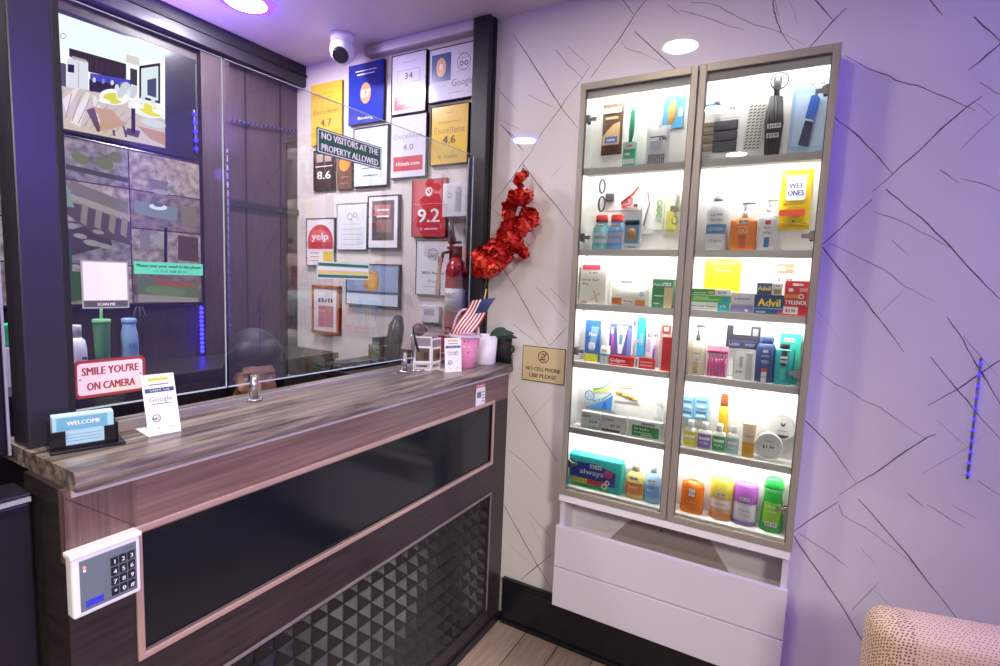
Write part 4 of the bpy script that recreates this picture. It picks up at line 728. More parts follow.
# ------------------------------------------------------------------ lit wall cabinet
CX0, CX1, CZ0, CZ1 = -.744, .043, .684, 2.208; DF = -.11; DB = -.094; CMID = -.341
SHELF = [CZ0+.032, .950, 1.204, 1.423, 1.622, 1.912]; BACK = -.012
CARC = M('#f1f0ee', .4)
t = thing('display_cabinet', 'lit white wall cabinet with two glass doors full of toiletries', 'cabinet', frame('F', (0, 0, 0)))
b = B(); b.box(CX0, CX0+.016, DB, 0, CZ0, CZ1, CARC); b.box(CX1-.016, CX1, DB, 0, CZ0, CZ1, CARC); b.box(CX0+.016, CX1-.016, DB, 0, CZ1-.016, CZ1, CARC); b.box(CX0+.016, CX1-.016, DB, 0, CZ0, CZ0+.032, CARC)
b.box(CX0+.016, CX1-.016, BACK, 0, CZ0+.032, CZ1-.016, CARC); b.box(CMID-.008, CMID+.008, DB, BACK, CZ0+.032, CZ1-.016, CARC); b.box(CX0+.016, CX1-.016, DB+.001, DB+.006, CZ1-.05, CZ1-.016, CARC); b.build('carcass', t)
for z in SHELF[1:]:
    for xa, xb in ((CX0+.016, CMID-.008), (CMID+.008, CX1-.016)):
        b = B(); b.box(xa, xb, DB+.004, BACK, z-.012, z, CARC, .001); b.box(xa, xb, DB+.001, DB+.006, z-.022, z+.001, M('#e9e7e3', .4)); b.build('shelf', t)
for zt in SHELF[1:]+[CZ1-.016]:
    top = zt-.013 if zt < CZ1-.02 else zt-.001
    for xa, xb in ((CX0+.03, CMID-.02), (CMID+.02, CX1-.03)):
        b = B(); b.box(xa, xb, DB+.008, DB+.018, top-.003, top, E('#fffdf6', L_SHELF)); b.build('light_bar', t)
def door(xa, xb, hinge):
    b = B(); fw = .020
    for q in ((xa,xa+fw,CZ0,CZ1),(xb-fw,xb,CZ0,CZ1),(xa+fw,xb-fw,CZ0,CZ0+fw+.004),(xa+fw,xb-fw,CZ1-fw-.004,CZ1)): b.box(q[0], q[1], DF, DB-.002, q[2], q[3], FRAMEM, .0015)
    for q in ((xa+fw,xa+fw+.003,CZ0+fw,CZ1-fw),(xb-fw-.003,xb-fw,CZ0+fw,CZ1-fw)): b.box(q[0], q[1], DF+.004, DB-.003, q[2], q[3], M('#6b665d', .4, .4))
    d = b.build('door', t)
    g = B(); yg = DF+.005; g.add([(xa+fw,yg,CZ0+fw),(xb-fw,yg,CZ0+fw),(xb-fw,yg,CZ1-fw),(xa+fw,yg,CZ1-fw)], [(0,1,2,3)], DOORGLASS); g.build('glass', d)
    for z in (SHELF[0]+.09, SHELF[2]+.04, SHELF[4]+.045, CZ1-.12):
        h = B(); x = xa+fw+.006 if hinge < 0 else xb-fw-.006; s_ = -hinge
        h.tube([(x,DB-.001,z),(x,DB+.006,z)], .014, STEEL, 16); h.box(min(x,x+s_*.03), max(x,x+s_*.03), DB+.006, DB+.014, z-.007, z+.007, STEEL, .002); h.box(min(x-s_*.004,x+s_*.008), max(x-s_*.004,x+s_*.008), DB+.010, DB+.019, z-.016, z+.016, M('#55524f', .3, .6), .002); h.build('hinge', d)
door(CX0, CMID-.003, -1); door(CMID+.003, CX1, 1)
t = thing('wall_drawer_box', 'white two panel box fixed to the wall under the lit cabinet, open on top', 'storage box', frame('F', (0, 0, 0)))
PANEL = M('#d9d5de', .42); BX0, BX1 = -.753, .043
b = B(); b.box(BX0+.008, BX0+.026, -.094, 0, .226, CZ0-.002, PANEL); b.box(BX1-.022, BX1-.004, -.094, 0, .226, CZ0-.002, PANEL); b.box(BX0+.026, BX1-.022, -.09, 0, .226, .244, PANEL); b.box(BX0+.008, BX1-.004, -.112, 0, CZ0-.024, CZ0-.001, WHITE); b.build('sides', t)
for z0, z1 in ((.228,.388),(.392,.557)): b = B(); b.box(BX0, BX1, -.112, -.095, z0, z1, PANEL, .002); b.build('front_panel', t)
zb_ = .25; pp = [at(u, v, 'Y', -.012) for u, v in ((605,543),(641,520),(700,536),(730,576))]
b = B(); b.prism([(pp[0][0]-.18, zb_),(pp[0][0], pp[0][2]),(pp[1][0], CZ0-.03),(pp[2][0], CZ0-.03),(pp[3][0], pp[3][2]),(pp[3][0]+.18, zb_)], 0, .008, M('#9d948f', .5))
sp = at(661, 531, 'Y', -.012); b.disc(sp[0], sp[2], .004, .004, .0085, INK, 12)
one('loose_board', b, 'taupe trapezoid board leaning on the wall inside the white box', 'board', frame('W', (0, -.001, 0)))  # flat taupe trapezoid with one dark dot

# ------------------------------------------------------------------ goods in the cabinet
FY = -.072                                   # front of a thing standing at the front of its shelf
def place(u0, u1, v0, v1, yf, base):
    um, vm = (u0+u1)/2, (v0+v1)/2; xa, xb = at(u0, vm, 'Y', yf)[0], at(u1, vm, 'Y', yf)[0]; top = at(um, v0, 'Y', yf)[2]
    zb = base if base is not None else at(um, v1, 'Y', yf)[2]
    return (xa+xb)/2, zb, xb-xa, top-zb
def goods(name, label, cat, box, shelf, group, yf=FY):
    x, z, w_, h_ = place(*box, yf, SHELF[shelf] if shelf is not None else None)
    t = thing(name, label, cat, frame('W', (x, yf, z)), group); return t, w_, h_
def price(t, txt, x, y, z, w_=.030, h_=.011):
    b = B(); b.quad(x-w_/2, y-h_/2, x+w_/2, y+h_/2, z, CARD); b.text(txt, x, y-h_*.3, h_*.62, z+.0004, INK, bold=True, w=w_*.8); b.build('price_tag', t)
SG = ['goods on the bottom shelf', 'goods on the second shelf from the bottom', 'goods on the third shelf from the bottom', 'goods on the third shelf from the top', 'goods on the second shelf from the top', 'goods on the top shelf']
def carton(name, label, cat, box, shelf, base_hex, art, yf=FY, dep=.04, tag_=None, bev=.0012):
    """a printed box; art draws the front print in its local frame: (b, w, h, z)"""
    t, w_, h_ = goods(name, label, cat, box, shelf, SG[shelf] if shelf is not None else None, yf)
    b = B(); b.box(-w_/2, w_/2, 0, h_, -dep, 0, M(base_hex, .4), bev); art(b, w_, h_, .0005); b.build('box', t)
    if tag_: price(t, tag_[0], tag_[1]*w_, tag_[2]*h_, .0014, *(tag_[3:] or ()))
    return t
def R_(b, w_, h_, z, x0, y0, x1, y1, c): b.quad(x0*w_, y0*h_, x1*w_, y1*h_, z, M(c, .4))
def T_(b, w_, h_, z, s, x, y, hh, ww, c, bold=True): b.text(s, x*w_, y*h_, hh*h_, z+.0005, M(c, .4), bold=bold, w=ww*w_)
def bag(name, label, cat, box, sg, mat, art, yf=-.030, dep=.016, shelf=None, header=None, tag_=None, clear=False):
    """a hanging pack: swollen pouch with flat seams; hangs on a peg or stands on the shelf"""
    t, w_, h_ = goods(name, label, cat, box, shelf, SG[sg], yf)
    b = B(); b.pouch(-w_/2, w_/2, 0, h_, -dep, -.002, mat); b.build('pouch', t)
    b = B(); art(b, w_, h_, .0004)
    if b.v: b.build('print', t)
    if tag_: price(t, tag_[0], tag_[1]*w_, tag_[2]*h_, .0016, *(tag_[3:] or ()))
    if shelf is None:
        b = B(); b.tube([(0,h_-.004,-.001),(0,h_-.002,-(abs(yf)-abs(BACK)))], .0022, STEEL, 8); b.build('peg', t)
    return t, w_, h_
def blister(name, label, cat, box, sg, back_hex, art, parts, yf=-.018, tag_=None, tilt=0, shelf=None):
    """a printed card with the article mounted on it"""
    t, w_, h_ = goods(name, label, cat, box, shelf, SG[sg], yf)
    if tilt: t.matrix_world = t.matrix_world @ Matrix.Rotation(math.radians(tilt), 4, 'Z')
    b = B(); b.prism(rrect(-w_/2, 0, w_/2, h_, .004), -.0045, 0, M(back_hex, .4)); art(b, w_, h_, .0005); b.build('card', t)
    for nm, fn in parts: b = B(); fn(b, w_, h_); b.build(nm, t)
    if tag_: price(t, tag_[0], tag_[1]*w_, tag_[2]*h_, .0014, *(tag_[3:] or ()))
    return t
def bottle(name, label, cat, box, shelf, prof, body, cap=None, art=None, sz=None, yf=FY, pump=None, sq=1., tag_=None, group=None):
    """prof in fractions: (radius/half width, height/full height[, material])"""
    t, w_, h_ = goods(name, label, cat, box, shelf, group or SG[shelf], yf); r = w_/2; rz = min(r, .021) if sz is None else sz
    t.matrix_world = frame('W', (t.matrix_world.translation.x, yf+rz, t.matrix_world.translation.z))
    b = B(); b.lathe([(r*p_[0], h_*p_[1])+tuple(p_[2:]) for p_ in prof], body, sz=rz/r, sq=sq)
    if art: art(b, w_, h_, r, rz)
    b.build('body', t)
    if cap: b = B(); b.lathe([(r*p_[0], h_*p_[1])+tuple(p_[2:]) for p_ in cap[1]], cap[0], sz=max(rz/r, min(1, .012/(r*cap[1][0][0]+1e-6))) if cap[1][0][0] < .55 else rz/r, sq=sq if cap[1][0][0] > .6 else 1.); b.build('cap', t)
    if pump:
        m, y0, y1 = pump; b = B(); b.tube([(0,h_*y0,0),(0,h_*(y0+(y1-y0)*.4),0)], r*.22, m, 14); b.tube([(0,h_*(y0+(y1-y0)*.4),0),(0,h_*(y1-.03),0)], r*.09, m, 10)
        b.tube([(-r*.22,h_*(y1-.03),0),(r*.2,h_*(y1-.015),0),(r*.75,h_*(y1-.04),.004)], [r*.14,r*.14,r*.07], m, 10); b.build('pump', t)
    if tag_: price(t, tag_[0], tag_[1]*w_, tag_[2]*h_, rz+.001, *(tag_[3:] or ()))
    return t
def lab(b, r, rz, h_, y0, y1, m, span=1.15, off=.0006, n=12, k=1.0):   # a label wrapped on the front of a bottle
    vs = []; fs = []
    for i in range(n+1):
        a = -span+2*span*i/n
        for y in (y0, y1): vs.append(((r*k+off)*math.sin(a), y*h_, (rz*k+off)*math.cos(a)))
        if i: q = 2*i; fs.append((q-2, q, q+1, q-1))
    b.add(vs, fs, m, True)
def ltx(b, r, rz, h_, s, y, hh, ww, c, k=1.0, bold=True): b.text(s, 0, y*h_, hh*h_, .0014, M(c, .4), bold=bold, w=ww*r*2, wrap=(0, 0, r*k, rz*k))

# --- top shelf
def art(b, w_, h_, z):
    R_(b,w_,h_,z,-.42,.80,.42,.90,'#e9e2d2'); b.poly([(-.40*w_,.18*h_),(.40*w_,.18*h_),(.40*w_,.62*h_),(.1*w_,.58*h_),(-.2*w_,.46*h_),(-.40*w_,.34*h_)], z, M('#dcb98c', .4)); R_(b,w_,h_,z+.0004,-.28,.22,.30,.34,'#3f74c4'); T_(b,w_,h_,z+.0008,'COFFEE',0,.25,.05,.4,'#ffffff'); R_(b,w_,h_,z,-.3,.68,.3,.73,'#c9ad8c')
bag('snack_bag', 'dark brown foil bag with cream swirl and blue label, hanging upper left', 'bag', (601,622,103,154), 5, M('#5b3c28', .35), art)
t, w_, h_ = goods('hair_brush', 'mint green long handled brush standing beside the brown bag', 'brush', (623,636,105,162), 5, SG[5])
MT = M('#4fbf93', .35); b = B(); b.tube([(.002,h_*.42,-.01),(.004,h_*.6,-.01),(.006,h_*.9,-.01),(.006,h_*.98,-.01)], [.006,.010,.008,.004], MT, 12); b.build('handle', t)
b = B(); b.box(-w_*.5, w_*.5, 0, h_*.42, -.022, -.004, MT, .006); b.build('head', t); b = B(); b.quad(-w_*.42,h_*.06,w_*.42,h_*.14,-.0036,CARD); b.quad(-w_*.3,h_*.2,w_*.1,h_*.24,-.0036,CARD); b.quad(-w_*.4,h_*.3,w_*.5,h_*.40,-.0036,CARD); b.text('3.99',0,h_*.33,.008,-.003,INK,bold=True); b.build('wrapper_label', t)
def art(b, w_, h_, z):
    for k in range(9): R_(b,w_,h_,z,-.34+.08*k,.05,-.30+.08*k,.30,'#4a4850')
    for k in range(4): R_(b,w_,h_,z+.0003,-.36,.08+.06*k,.36,.10+.06*k,'#8b8992')
    R_(b,w_,h_,z,-.28,.40,.20,.62,'#b9c2d6'); R_(b,w_,h_,z,-.3,.70,.3,.73,'#77767e'); T_(b,w_,h_,z,'4.99',.22,.62,.08,.3,'#3a3a44')
t, w_, h_ = bag('hair_ties_pouch', 'clear pouch of striped hair ties with long hanging tab', 'pouch', (645,669,125,162), 5, M('#e4e4e8', .25), art, shelf=5, yf=-.05)
b = B(); b.box(.0, .012, h_*.96, h_*1.68, -.008, -.006, M('#e9e9ee', .4)); b.text('4.99', .006, h_*1.3, .008, -.0055, INK, w=.010); b.build('hanging_tab', t)
blister('razor_card', 'blue blister card with golden oval insole at the top right of the left door', 'package', (663,684,91,128), 5, '#58a9d8', lambda b,w_,h_,z: (R_(b,w_,h_,z,-.45,.80,.45,.95,'#8cc8ea'), T_(b,w_,h_,z,'Insole',-.1,.82,.08,.5,'#1f4f8a'), R_(b,w_,h_,z,.22,.3,.44,.55,'#cfe5f2')), [('insole', lambda b,w_,h_: b.ball((-w_*.08,h_*.42,.001), (w_*.2,h_*.34,.006), M('#cda258', .5)))], tilt=-2)
def clips(b, w_, h_):
    for k in range(4): b.box(-w_*.34, w_*.3, h_*(.06+.11*k), h_*(.12+.11*k), 0, .006, M('#8d7a5c', .35), .002)
blister('sewing_kit', 'white card with blue picture over stacked brown clips beside the door gap', 'package', (700,719,82,156), 5, '#eceef0', lambda b,w_,h_,z: (R_(b,w_,h_,z,-.3,.60,.35,.70,'#5f9bd0'), T_(b,w_,h_,z,'11.99',0,.9,.035,.6,'#44434c')), [('clip_row', clips)])
t = blister('black_wallet', 'dark grey folded fabric pack with white top card on the right', 'package', (713,739,100,153), 5, '#e5e6e8', lambda b,w_,h_,z: (T_(b,w_,h_,z,'13.99',.05,.80,.06,.5,'#44434c'),R_(b,w_,h_,z,-.4,.64,.45,.66,'#c2c3c8')), [('folded_cloth', lambda b,w_,h_: [b.box(-w_*.46, w_*.46, h_*(.02+.2*k), h_*(.205+.2*k), 0, .010, M('#3a3a42', .6), .003) for k in range(3)])])
def zig(b, w_, h_):
    b.box(-w_*.40, w_*.40, h_*.02, h_*.98, 0, .006, M('#dcdbd6', .5), .002)
    for j in range(14):
        for i in range(4): x = (-.34+.18*i)*w_; y = h_*(.05+.066*j); b.poly([(x,y),(x+.13*w_,y+.03*h_),(x+.13*w_,y+.055*h_),(x,y+.025*h_)], .0065, M('#3b3a3e', .5))
blister('patterned_scarf', 'black and white zigzag patterned fabric pack left of the black umbrella', 'package', (742,764,104,152), 5, '#eeeeef', lambda b,w_,h_,z: None, [('folded_cloth', zig)], tilt=-4)
t, w_, h_ = goods('folding_umbrella', 'black folded umbrella with wrist ring and white price tags', 'umbrella', (764,786,72,153), 5, SG[5], -.05); UB = M('#2d2c32', .55)
b = B(); r = w_*.42
for k in range(12): a = 6.283*k/12; b.tube([(r*.55*math.cos(a),h_*.01,-.008+.018*math.sin(a)*.7),(r*.62*math.cos(a+.1),h_*.15,-.008+.018*math.sin(a)*.8),(r*.8*math.cos(a+.3),h_*.42,-.008+.018*math.sin(a)),(r*.55*math.cos(a+.6),h_*.72,-.008+.013*math.sin(a))], [.006,.007,.006,.004], UB, 6)
b.build('canopy', t); b = B(); b.lathe([(r*.35,h_*.70),(r*.30,h_*.78),(r*.45,h_*.82),(r*.5,h_*.93),(r*.3,h_*.955)], M('#3a393f', .35), cz=-.008); b.build('handle', t)
b = B(); b.tube([(r*.95*math.cos(2*math.pi*i/24)+.006, h_*.885+r*.95*math.sin(2*math.pi*i/24), .006) for i in range(24)], .0022, UB, 6, True); b.build('wrist_strap', t)
price(t, '$10.99', .002, h_*.36, .018, .038, .014); price(t, '$10.99', .0, h_*.25, .018, .034, .014)
t = blister('pocket_knife_pack', 'blue clamshell pack with a dark blue shaver at the right end', 'package', (790,829,80,151), 5, '#9db9dc', lambda b,w_,h_,z: R_(b,w_,h_,z,-.40,.08,.40,.82,'#b7cdea'), [('shaver', lambda b,w_,h_: (b.prism([(-w_*.22,h_*.10),(w_*.04,h_*.06),(w_*.10,h_*.40),(-w_*.10,h_*.44)], 0, .012, M('#23264a', .3)), b.prism([(-w_*.12,h_*.45),(w_*.11,h_*.41),(w_*.22,h_*.70),(w_*.12,h_*.78),(-w_*.02,h_*.76)], 0, .011, M('#2c57a6', .3)), b.prism([(-w_*.11,h_*.425),(w_*.11,h_*.39),(w_*.115,h_*.415),(-w_*.105,h_*.45)], .001, .013, M('#c9d3e2', .3))))], tag_=('$21.99', .12, .93, .044, .013), tilt=-1)
# --- second shelf from the top
t, w_, h_ = goods('charger_cable', 'coiled black charging cable with plug hanging at the upper left', 'cable', (598,614,178,212), None, SG[4], -.022)
b = B(); K = M('#35343b', .4)
for s_ in (0, .003): b.tube([(-w_*.28+.010*math.cos(2*math.pi*i/20)+s_, h_*.76+h_*.2*math.sin(2*math.pi*i/20), s_) for i in range(20)], .0026, K, 6, True); b.tube([(-w_*.25+.012*math.cos(2*math.pi*i/20)+s_, h_*.24+h_*.22*math.sin(2*math.pi*i/20), s_) for i in range(20)], .0026, K, 6, True)
b.build('coil', t); b = B(); b.box(.0, w_*.5, h_*.32, h_*.54, -.006, .008, K, .003); b.build('plug', t); b = B(); b.box(.004, w_*.62, h_*.05, h_*.85, -.009, -.007, M('#e7e8ea', .4)); b.build('card', t)
def redc(b, w_, h_):
    b.tube([(w_*(-.38),h_*.35,.004),(w_*(-.3),h_*.15,.004),(w_*.05,h_*.2,.006),(w_*.1,h_*.45,.004),(-w_*.15,h_*.5,.005),(-w_*.1,h_*.3,.007)], .0028, M('#cf3b34', .4), 8); b.tube([(-w_*.36,h_*.3,.006),(w_*.1,h_*.65,.006),(w_*.35,h_*.95,.006)], .0042, M('#cf3b34', .4), 8); b.box(w_*.18, w_*.34, h_*.12, h_*.24, 0, .006, M('#6d3432', .4), .002)
blister('red_cable_pack', 'clear card with coiled red cable beside the black charging cable', 'package', (619,642,186,210), 4, '#f0eeee', lambda b,w_,h_,z: None, [('cable', redc)])
PF = [(.86,0),(.98,.02),(1,.08),(1,.45),(.92,.62),(.62,.76),(.58,.80)]; CP = [(.66,.80),(.68,.82),(.68,.98),(.62,1.0)]
for i, (bx, c, lbl) in enumerate((((591,608,214.5,246), '#7fc4cf', 'teal mouthwash bottle with red cap, leftmost on its shelf'), ((606,624,214,247), '#7aa9dc', 'blue mouthwash bottle with red cap next to the teal one'))):
    bottle('mouthwash_bottle', lbl, 'bottle', bx, 4, PF, M(c, .2), (M('#d63a35', .4), CP), lambda b,w_,h_,r,rz: (lab(b,r,rz,h_,.2,.5,M('#c7e4ea' if i == 0 else '#b7c6e8', .4)), ltx(b,r,rz,h_,'FRESH',.32,.08,.7,'#3f6f9c')), tag_=('$3.99', 0, .68, .026, .010))
blister('ear_plug_pack', 'white and blue card with tan window right of the red capped bottles', 'package', (623,641,212,246), 4, '#e9eef2', lambda b,w_,h_,z: (R_(b,w_,h_,z,-.4,.18,.4,.80,'#6f9cc0'), R_(b,w_,h_,z,-.38,.66,.38,.76,'#a9c6da'), T_(b,w_,h_,z,'Cotton',-.05,.06,.06,.6,'#4b4a52')), [('window', lambda b,w_,h_: b.ball((0,h_*.42,0), (w_*.26,h_*.16,.006), M('#c39660', .5)))], shelf=4, yf=FY)
def ear(b, w_, h_): b.tube([(-w_*.1,h_*.92,.003),(w_*.05,h_*.7,.003),(-w_*.15,h_*.45,.004),(-w_*.3,h_*.2,.003)], .0022, M('#8b7f7f', .5), 6); b.ball((-w_*.1,h_*.93,.004), .005, M('#c98a7a', .5), 8, 6)
blister('earphone_pack', 'clear hanging pack with thin grey earphone wire', 'package', (642,655,191,234), 4, '#eceff0', lambda b,w_,h_,z: R_(b,w_,h_,z,-.4,.0,.4,.12,'#d9dcdf'), [('wire', ear)])
blister('green_comb_pack', 'pale hanging pack with green curled tie beside the earphone pack', 'package', (655,664,190,230), 4, '#e6efdf', lambda b,w_,h_,z: None, [('tie', lambda b,w_,h_: [b.tube([(w_*.25*math.cos(2*math.pi*i/14),h_*(.35+.16*k)+h_*.08*math.sin(2*math.pi*i/14),.003) for i in range(14)], .0016, M('#8fb37a', .5), 6, True) for k in range(3)])])
bag('yellow_pouch', 'clear pouch with yellow lower half near the door gap', 'pouch', (664,679,193,236), 4, M('#e8e9c9', .3), lambda b,w_,h_,z: (R_(b,w_,h_,z,-.32,.14,.34,.58,'#ddd868'), R_(b,w_,h_,z+.0004,-.1,.58,.2,.70,'#6a6a58')), yf=-.022, dep=.009)
bottle('lotion_bottle', 'tall clear bottle with blue label band, leftmost behind the right door', 'bottle', (704,729,187,246), 4, [(.8,0),(.9,.02),(.92,.1),(.82,.45),(.86,.62),(.62,.74),(.30,.80)], M('#dfe3e8', .2), (WHITE, [(.34,.80),(.36,.82),(.34,.88),(.26,.90),(.24,.99),(.2,1.)]), lambda b,w_,h_,r,rz: (lab(b,r,rz,h_,.08,.62,M('#e9ecf0', .4),1.0,k=.9), lab(b,r,rz,h_,.27,.42,M('#4f8fbe', .4),1.0,.0012,k=.9), ltx(b,r,rz,h_,'LOTION',.32,.05,.6,'#ffffff',.93), ltx(b,r,rz,h_,'Gentle',.47,.05,.5,'#55545c',.91), ltx(b,r,rz,h_,'13.99',.55,.04,.5,'#3b3a42',.91), ltx(b,r,rz,h_,'Original',.14,.04,.55,'#77767e',.92)))
bottle('hand_soap_pump', 'orange pump bottle of hand soap standing mid shelf behind the right door', 'pump bottle', (730,757,201,248), 4, [(.9,0),(.98,.03),(1,.1),(1,.55),(.96,.62),(.5,.66),(.3,.68)], M('#ee8c3c', .25), None, lambda b,w_,h_,r,rz: (lab(b,r,rz,h_,.06,.24,M('#dd5a34', .4)), lab(b,r,rz,h_,.24,.32,M('#b8563a', .4),1.15,.0007), ltx(b,r,rz,h_,'AQUA',.36,.09,.62,'#fbe3c8'), ltx(b,r,rz,h_,'soap',.47,.05,.4,'#fbe3c8')), pump=(WHITE, .68, 1.0), sq=.6, tag_=('$3.99', 0, .59, .03, .012))
bottle('sanitizer_pump', 'white pump bottle of hand sanitizer with blue block and red spot', 'pump bottle', (758,778,198,248), 4, [(.94,0),(1,.03),(1,.1),(1,.58),(.9,.66),(.45,.70),(.36,.74)], M('#e8eaee', .25), None, lambda b,w_,h_,r,rz: (lab(b,r,rz,h_,.07,.26,M('#3a78c0', .4),.95), ltx(b,r,rz,h_,'Hand',.42,.06,.6,'#55545c'), ltx(b,r,rz,h_,'Sanitizer',.33,.06,.85,'#55545c'), lab(b,r*1.0,rz,h_,.50,.58,M('#cf4a4a', .4),.3)), pump=(WHITE, .72, 1.0), sq=.6)
def art(b, w_, h_, z):
    b.poly(rrect(-.30*w_,.48*h_,.30*w_,.88*h_,.008), z, CARD); T_(b,w_,h_,z,'WET',0.0,.68,.09,.42,'#3a4aa0'); T_(b,w_,h_,z,'ONES',0.0,.56,.09,.48,'#3a4aa0'); T_(b,w_,h_,z,'$2.99',.05,.80,.04,.3,'#55545c'); b.poly(rrect(-.46*w_,.22*h_,.34*w_,.33*h_,.006), z, M('#dd5230', .4)); R_(b,w_,h_,z,-.35,.40,.25,.43,'#b58a22'); R_(b,w_,h_,z,-.4,.08,.4,.10,'#c9a01e'); b.disc(0,.13*h_,.004,.004,z,INK,12)
bag('wet_wipes_pack', 'bright yellow pack of wet wipes hanging at the right end', 'wipes', (779,812,169,229), 4, M('#f0cf1d', .3), art, yf=-.036, dep=.022)
# --- third shelf from the top
carton('first_aid_box', 'tall white first aid box with pink top flap', 'box', (580,606,264,304), 3, '#f0eeea', lambda b,w_,h_,z: (R_(b,w_,h_,z,-.42,.86,.25,.99,'#dc4a68'), T_(b,w_,h_,z,'First Aid',-.1,.58,.06,.6,'#8d8a86'), T_(b,w_,h_,z,'Kit',-.26,.48,.06,.22,'#8d8a86'), b.poly([(w_*.0,h_*.34),(w_*.06,h_*.36),(w_*.26,h_*.06),(w_*.18,h_*.03)], z, M('#d9bfa0', .4)), b.poly([(w_*.25,h_*.30),(w_*.3,h_*.26),(-w_*.02,h_*.08),(-w_*.06,h_*.12)], z, M('#e2cdb2', .4)), R_(b,w_,h_,z,-.4,.03,-.2,.06,'#b85a4a')), tag_=('5.99', .0, .78, .04, .011))
t, w_, h_ = bag('bandage_pouch', 'upper white crinkled pouch stacked above the brown patched one', 'pouch', (615,640,262,288), 3, M('#eeedeb', .35), lambda b,w_,h_,z: (b.ring(.22*w_,.62*h_,.004,.006,z,GREYINK,16), R_(b,w_,h_,z,-.35,.70,.1,.73,'#c2c0c0'), R_(b,w_,h_,z,-.25,.2,.2,.26,'#8d8c90')), yf=-.026)
bag('bandage_pouch', 'wide white pouch with two brown patches lying on the shelf', 'pouch', (609,648,284,305), 3, M('#ebe9e6', .35), lambda b,w_,h_,z: (R_(b,w_,h_,z,-.42,.08,-.16,.36,'#b06a35'), R_(b,w_,h_,z,.18,.06,.44,.30,'#b06a35'), b.ring(.34*w_,.56*h_,.004,.007,z,M('#4a567a', .4),16), T_(b,w_,h_,z,'Bandage',.02,.18,.1,.26,'#6b5a4a')), shelf=3, yf=FY, dep=.03)
carton('green_patch_box', 'small green box with tan plaster picture near the door gap', 'box', (652,672.5,279,307), 3, '#3f8a5c', lambda b,w_,h_,z: (R_(b,w_,h_,z,.1,.02,.5,.72,'#d9c19a'), R_(b,w_,h_,z,-.4,.40,.08,.44,'#d5e6dc'), R_(b,w_,h_,z,-.4,.14,-.1,.18,'#d5e6dc'), T_(b,w_,h_,z,'Patch',-.2,.76,.10,.44,'#d5e6dc')), tag_=('$2.49', .22, .82, .026, .011))
bag('cough_drop_bag', 'bright yellow bag standing behind the green cartons', 'bag', (703,741,259,300), 3, M('#eee02a', .3), lambda b,w_,h_,z: (R_(b,w_,h_,z,-.3,.45,.3,.5,'#c9b820'), R_(b,w_,h_,z,-.2,.7,.2,.73,'#f7f0a0')), yf=-.024, dep=.010)
def art1(b, w_, h_, z): R_(b,w_,h_,z,-.48,.12,.12,.95,'#3f9a4a'); b.disc(.02*w_,.45*h_,.010,.004,z+.0004,M('#e4d23a',.4),16); R_(b,w_,h_,z+.0004,-.4,.3,-.1,.42,'#cfe8cf')
def art2(b, w_, h_, z): R_(b,w_,h_,z,.32,.0,.5,1,'#2aa0b0'); R_(b,w_,h_,z,-.45,.3,.25,.5,'#a9dfa0'); T_(b,w_,h_,z+.0003,'HERBAL',-.2,.56,.25,.4,'#e6f5e0')
def art3(b, w_, h_, z): R_(b,w_,h_,z,.22,.0,.5,1,'#2aa5a8'); T_(b,w_,h_,z,'Anti-Itch Cream',-.15,.45,.2,.62,'#3a3a44'); R_(b,w_,h_,z,-.45,.2,.1,.28,'#b9b8c0'); T_(b,w_,h_,z,'1%',.36,.45,.3,.14,'#e6f5f5')
zz = SHELF[3]; hs = (.030, .022, .025)
for (bx, base, art_, lbl, hh) in (((689.5,729,301,312), '#eef0f0', art3, 'white and teal ointment carton, lowest of its stack of three', .029), ((690,730,292,301), '#5fbf56', art2, 'light green carton, middle of the stack of three', .022), ((690.5,731,284,293), '#e9efe6', art1, 'dark green and white carton, topmost of the stack of three', .022)):
    x, _, w_, _ = place(*bx, FY, zz); t = thing('ointment_carton', lbl, 'box', frame('W', (x, FY, zz)), SG[3]); b = B(); b.box(-w_/2, w_/2, 0, hh, -.034, 0, M(base, .4), .001); art_(b, w_, hh, .0005); b.build('box', t); zz += hh+.0003
    if art_ is art1: price(t, '$3.99', w_*.3, hh*.5, .0014, .032, .013)
carton('eye_drop_box', 'low lavender and white box between the green cartons and the navy box', 'box', (731,754,293,314), 3, '#d5d2e2', lambda b,w_,h_,z: (R_(b,w_,h_,z,-.48,.02,.48,.38,'#7f78a5'), R_(b,w_,h_,z,-.48,.38,.48,.45,'#b3aecb'), T_(b,w_,h_,z,'Lubricant',.0,.66,.14,.7,'#66656e'), b.disc(.2*w_,.14*h_,.006,.005,z+.0005,CARD,14)))
blister('motion_pill_pack', 'white pill packet with grey wedge print hanging on the back', 'package', (752,771,261,283), 3, '#eeeef0', lambda b,w_,h_,z: (T_(b,w_,h_,z,'Eno',-.2,.72,.16,.35,'#8d8c92'), b.poly([(-.4*w_,.1*h_),(.4*w_,.1*h_),(.4*w_,.5*h_)], z, M('#c2c2c8', .4))), [('pill_strip', lambda b,w_,h_: [b.ball((w_*(-.2+.2*k),h_*.22,0), (.003,.003,.002), CARD, 8, 6) for k in range(3)])])
blister('cold_tablet_pack', 'white packet with small orange label hanging above the red box', 'package', (773,797,262,284), 3, '#f1efee', lambda b,w_,h_,z: (b.poly(rrect(-.34*w_,.48*h_,.36*w_,.92*h_,.003), z, M('#d9785a', .4)), R_(b,w_,h_,z+.0004,-.26,.6,.0,.8,'#f0e0d8'), T_(b,w_,h_,z,'$1.99',.02,.12,.16,.6,'#66656c')), [('pill_strip', lambda b,w_,h_: [b.ball((w_*(.1+.09*k),h_*.7,0), (.0025,.0025,.002), M('#e9b8a0', .4), 8, 6) for k in range(3)])])
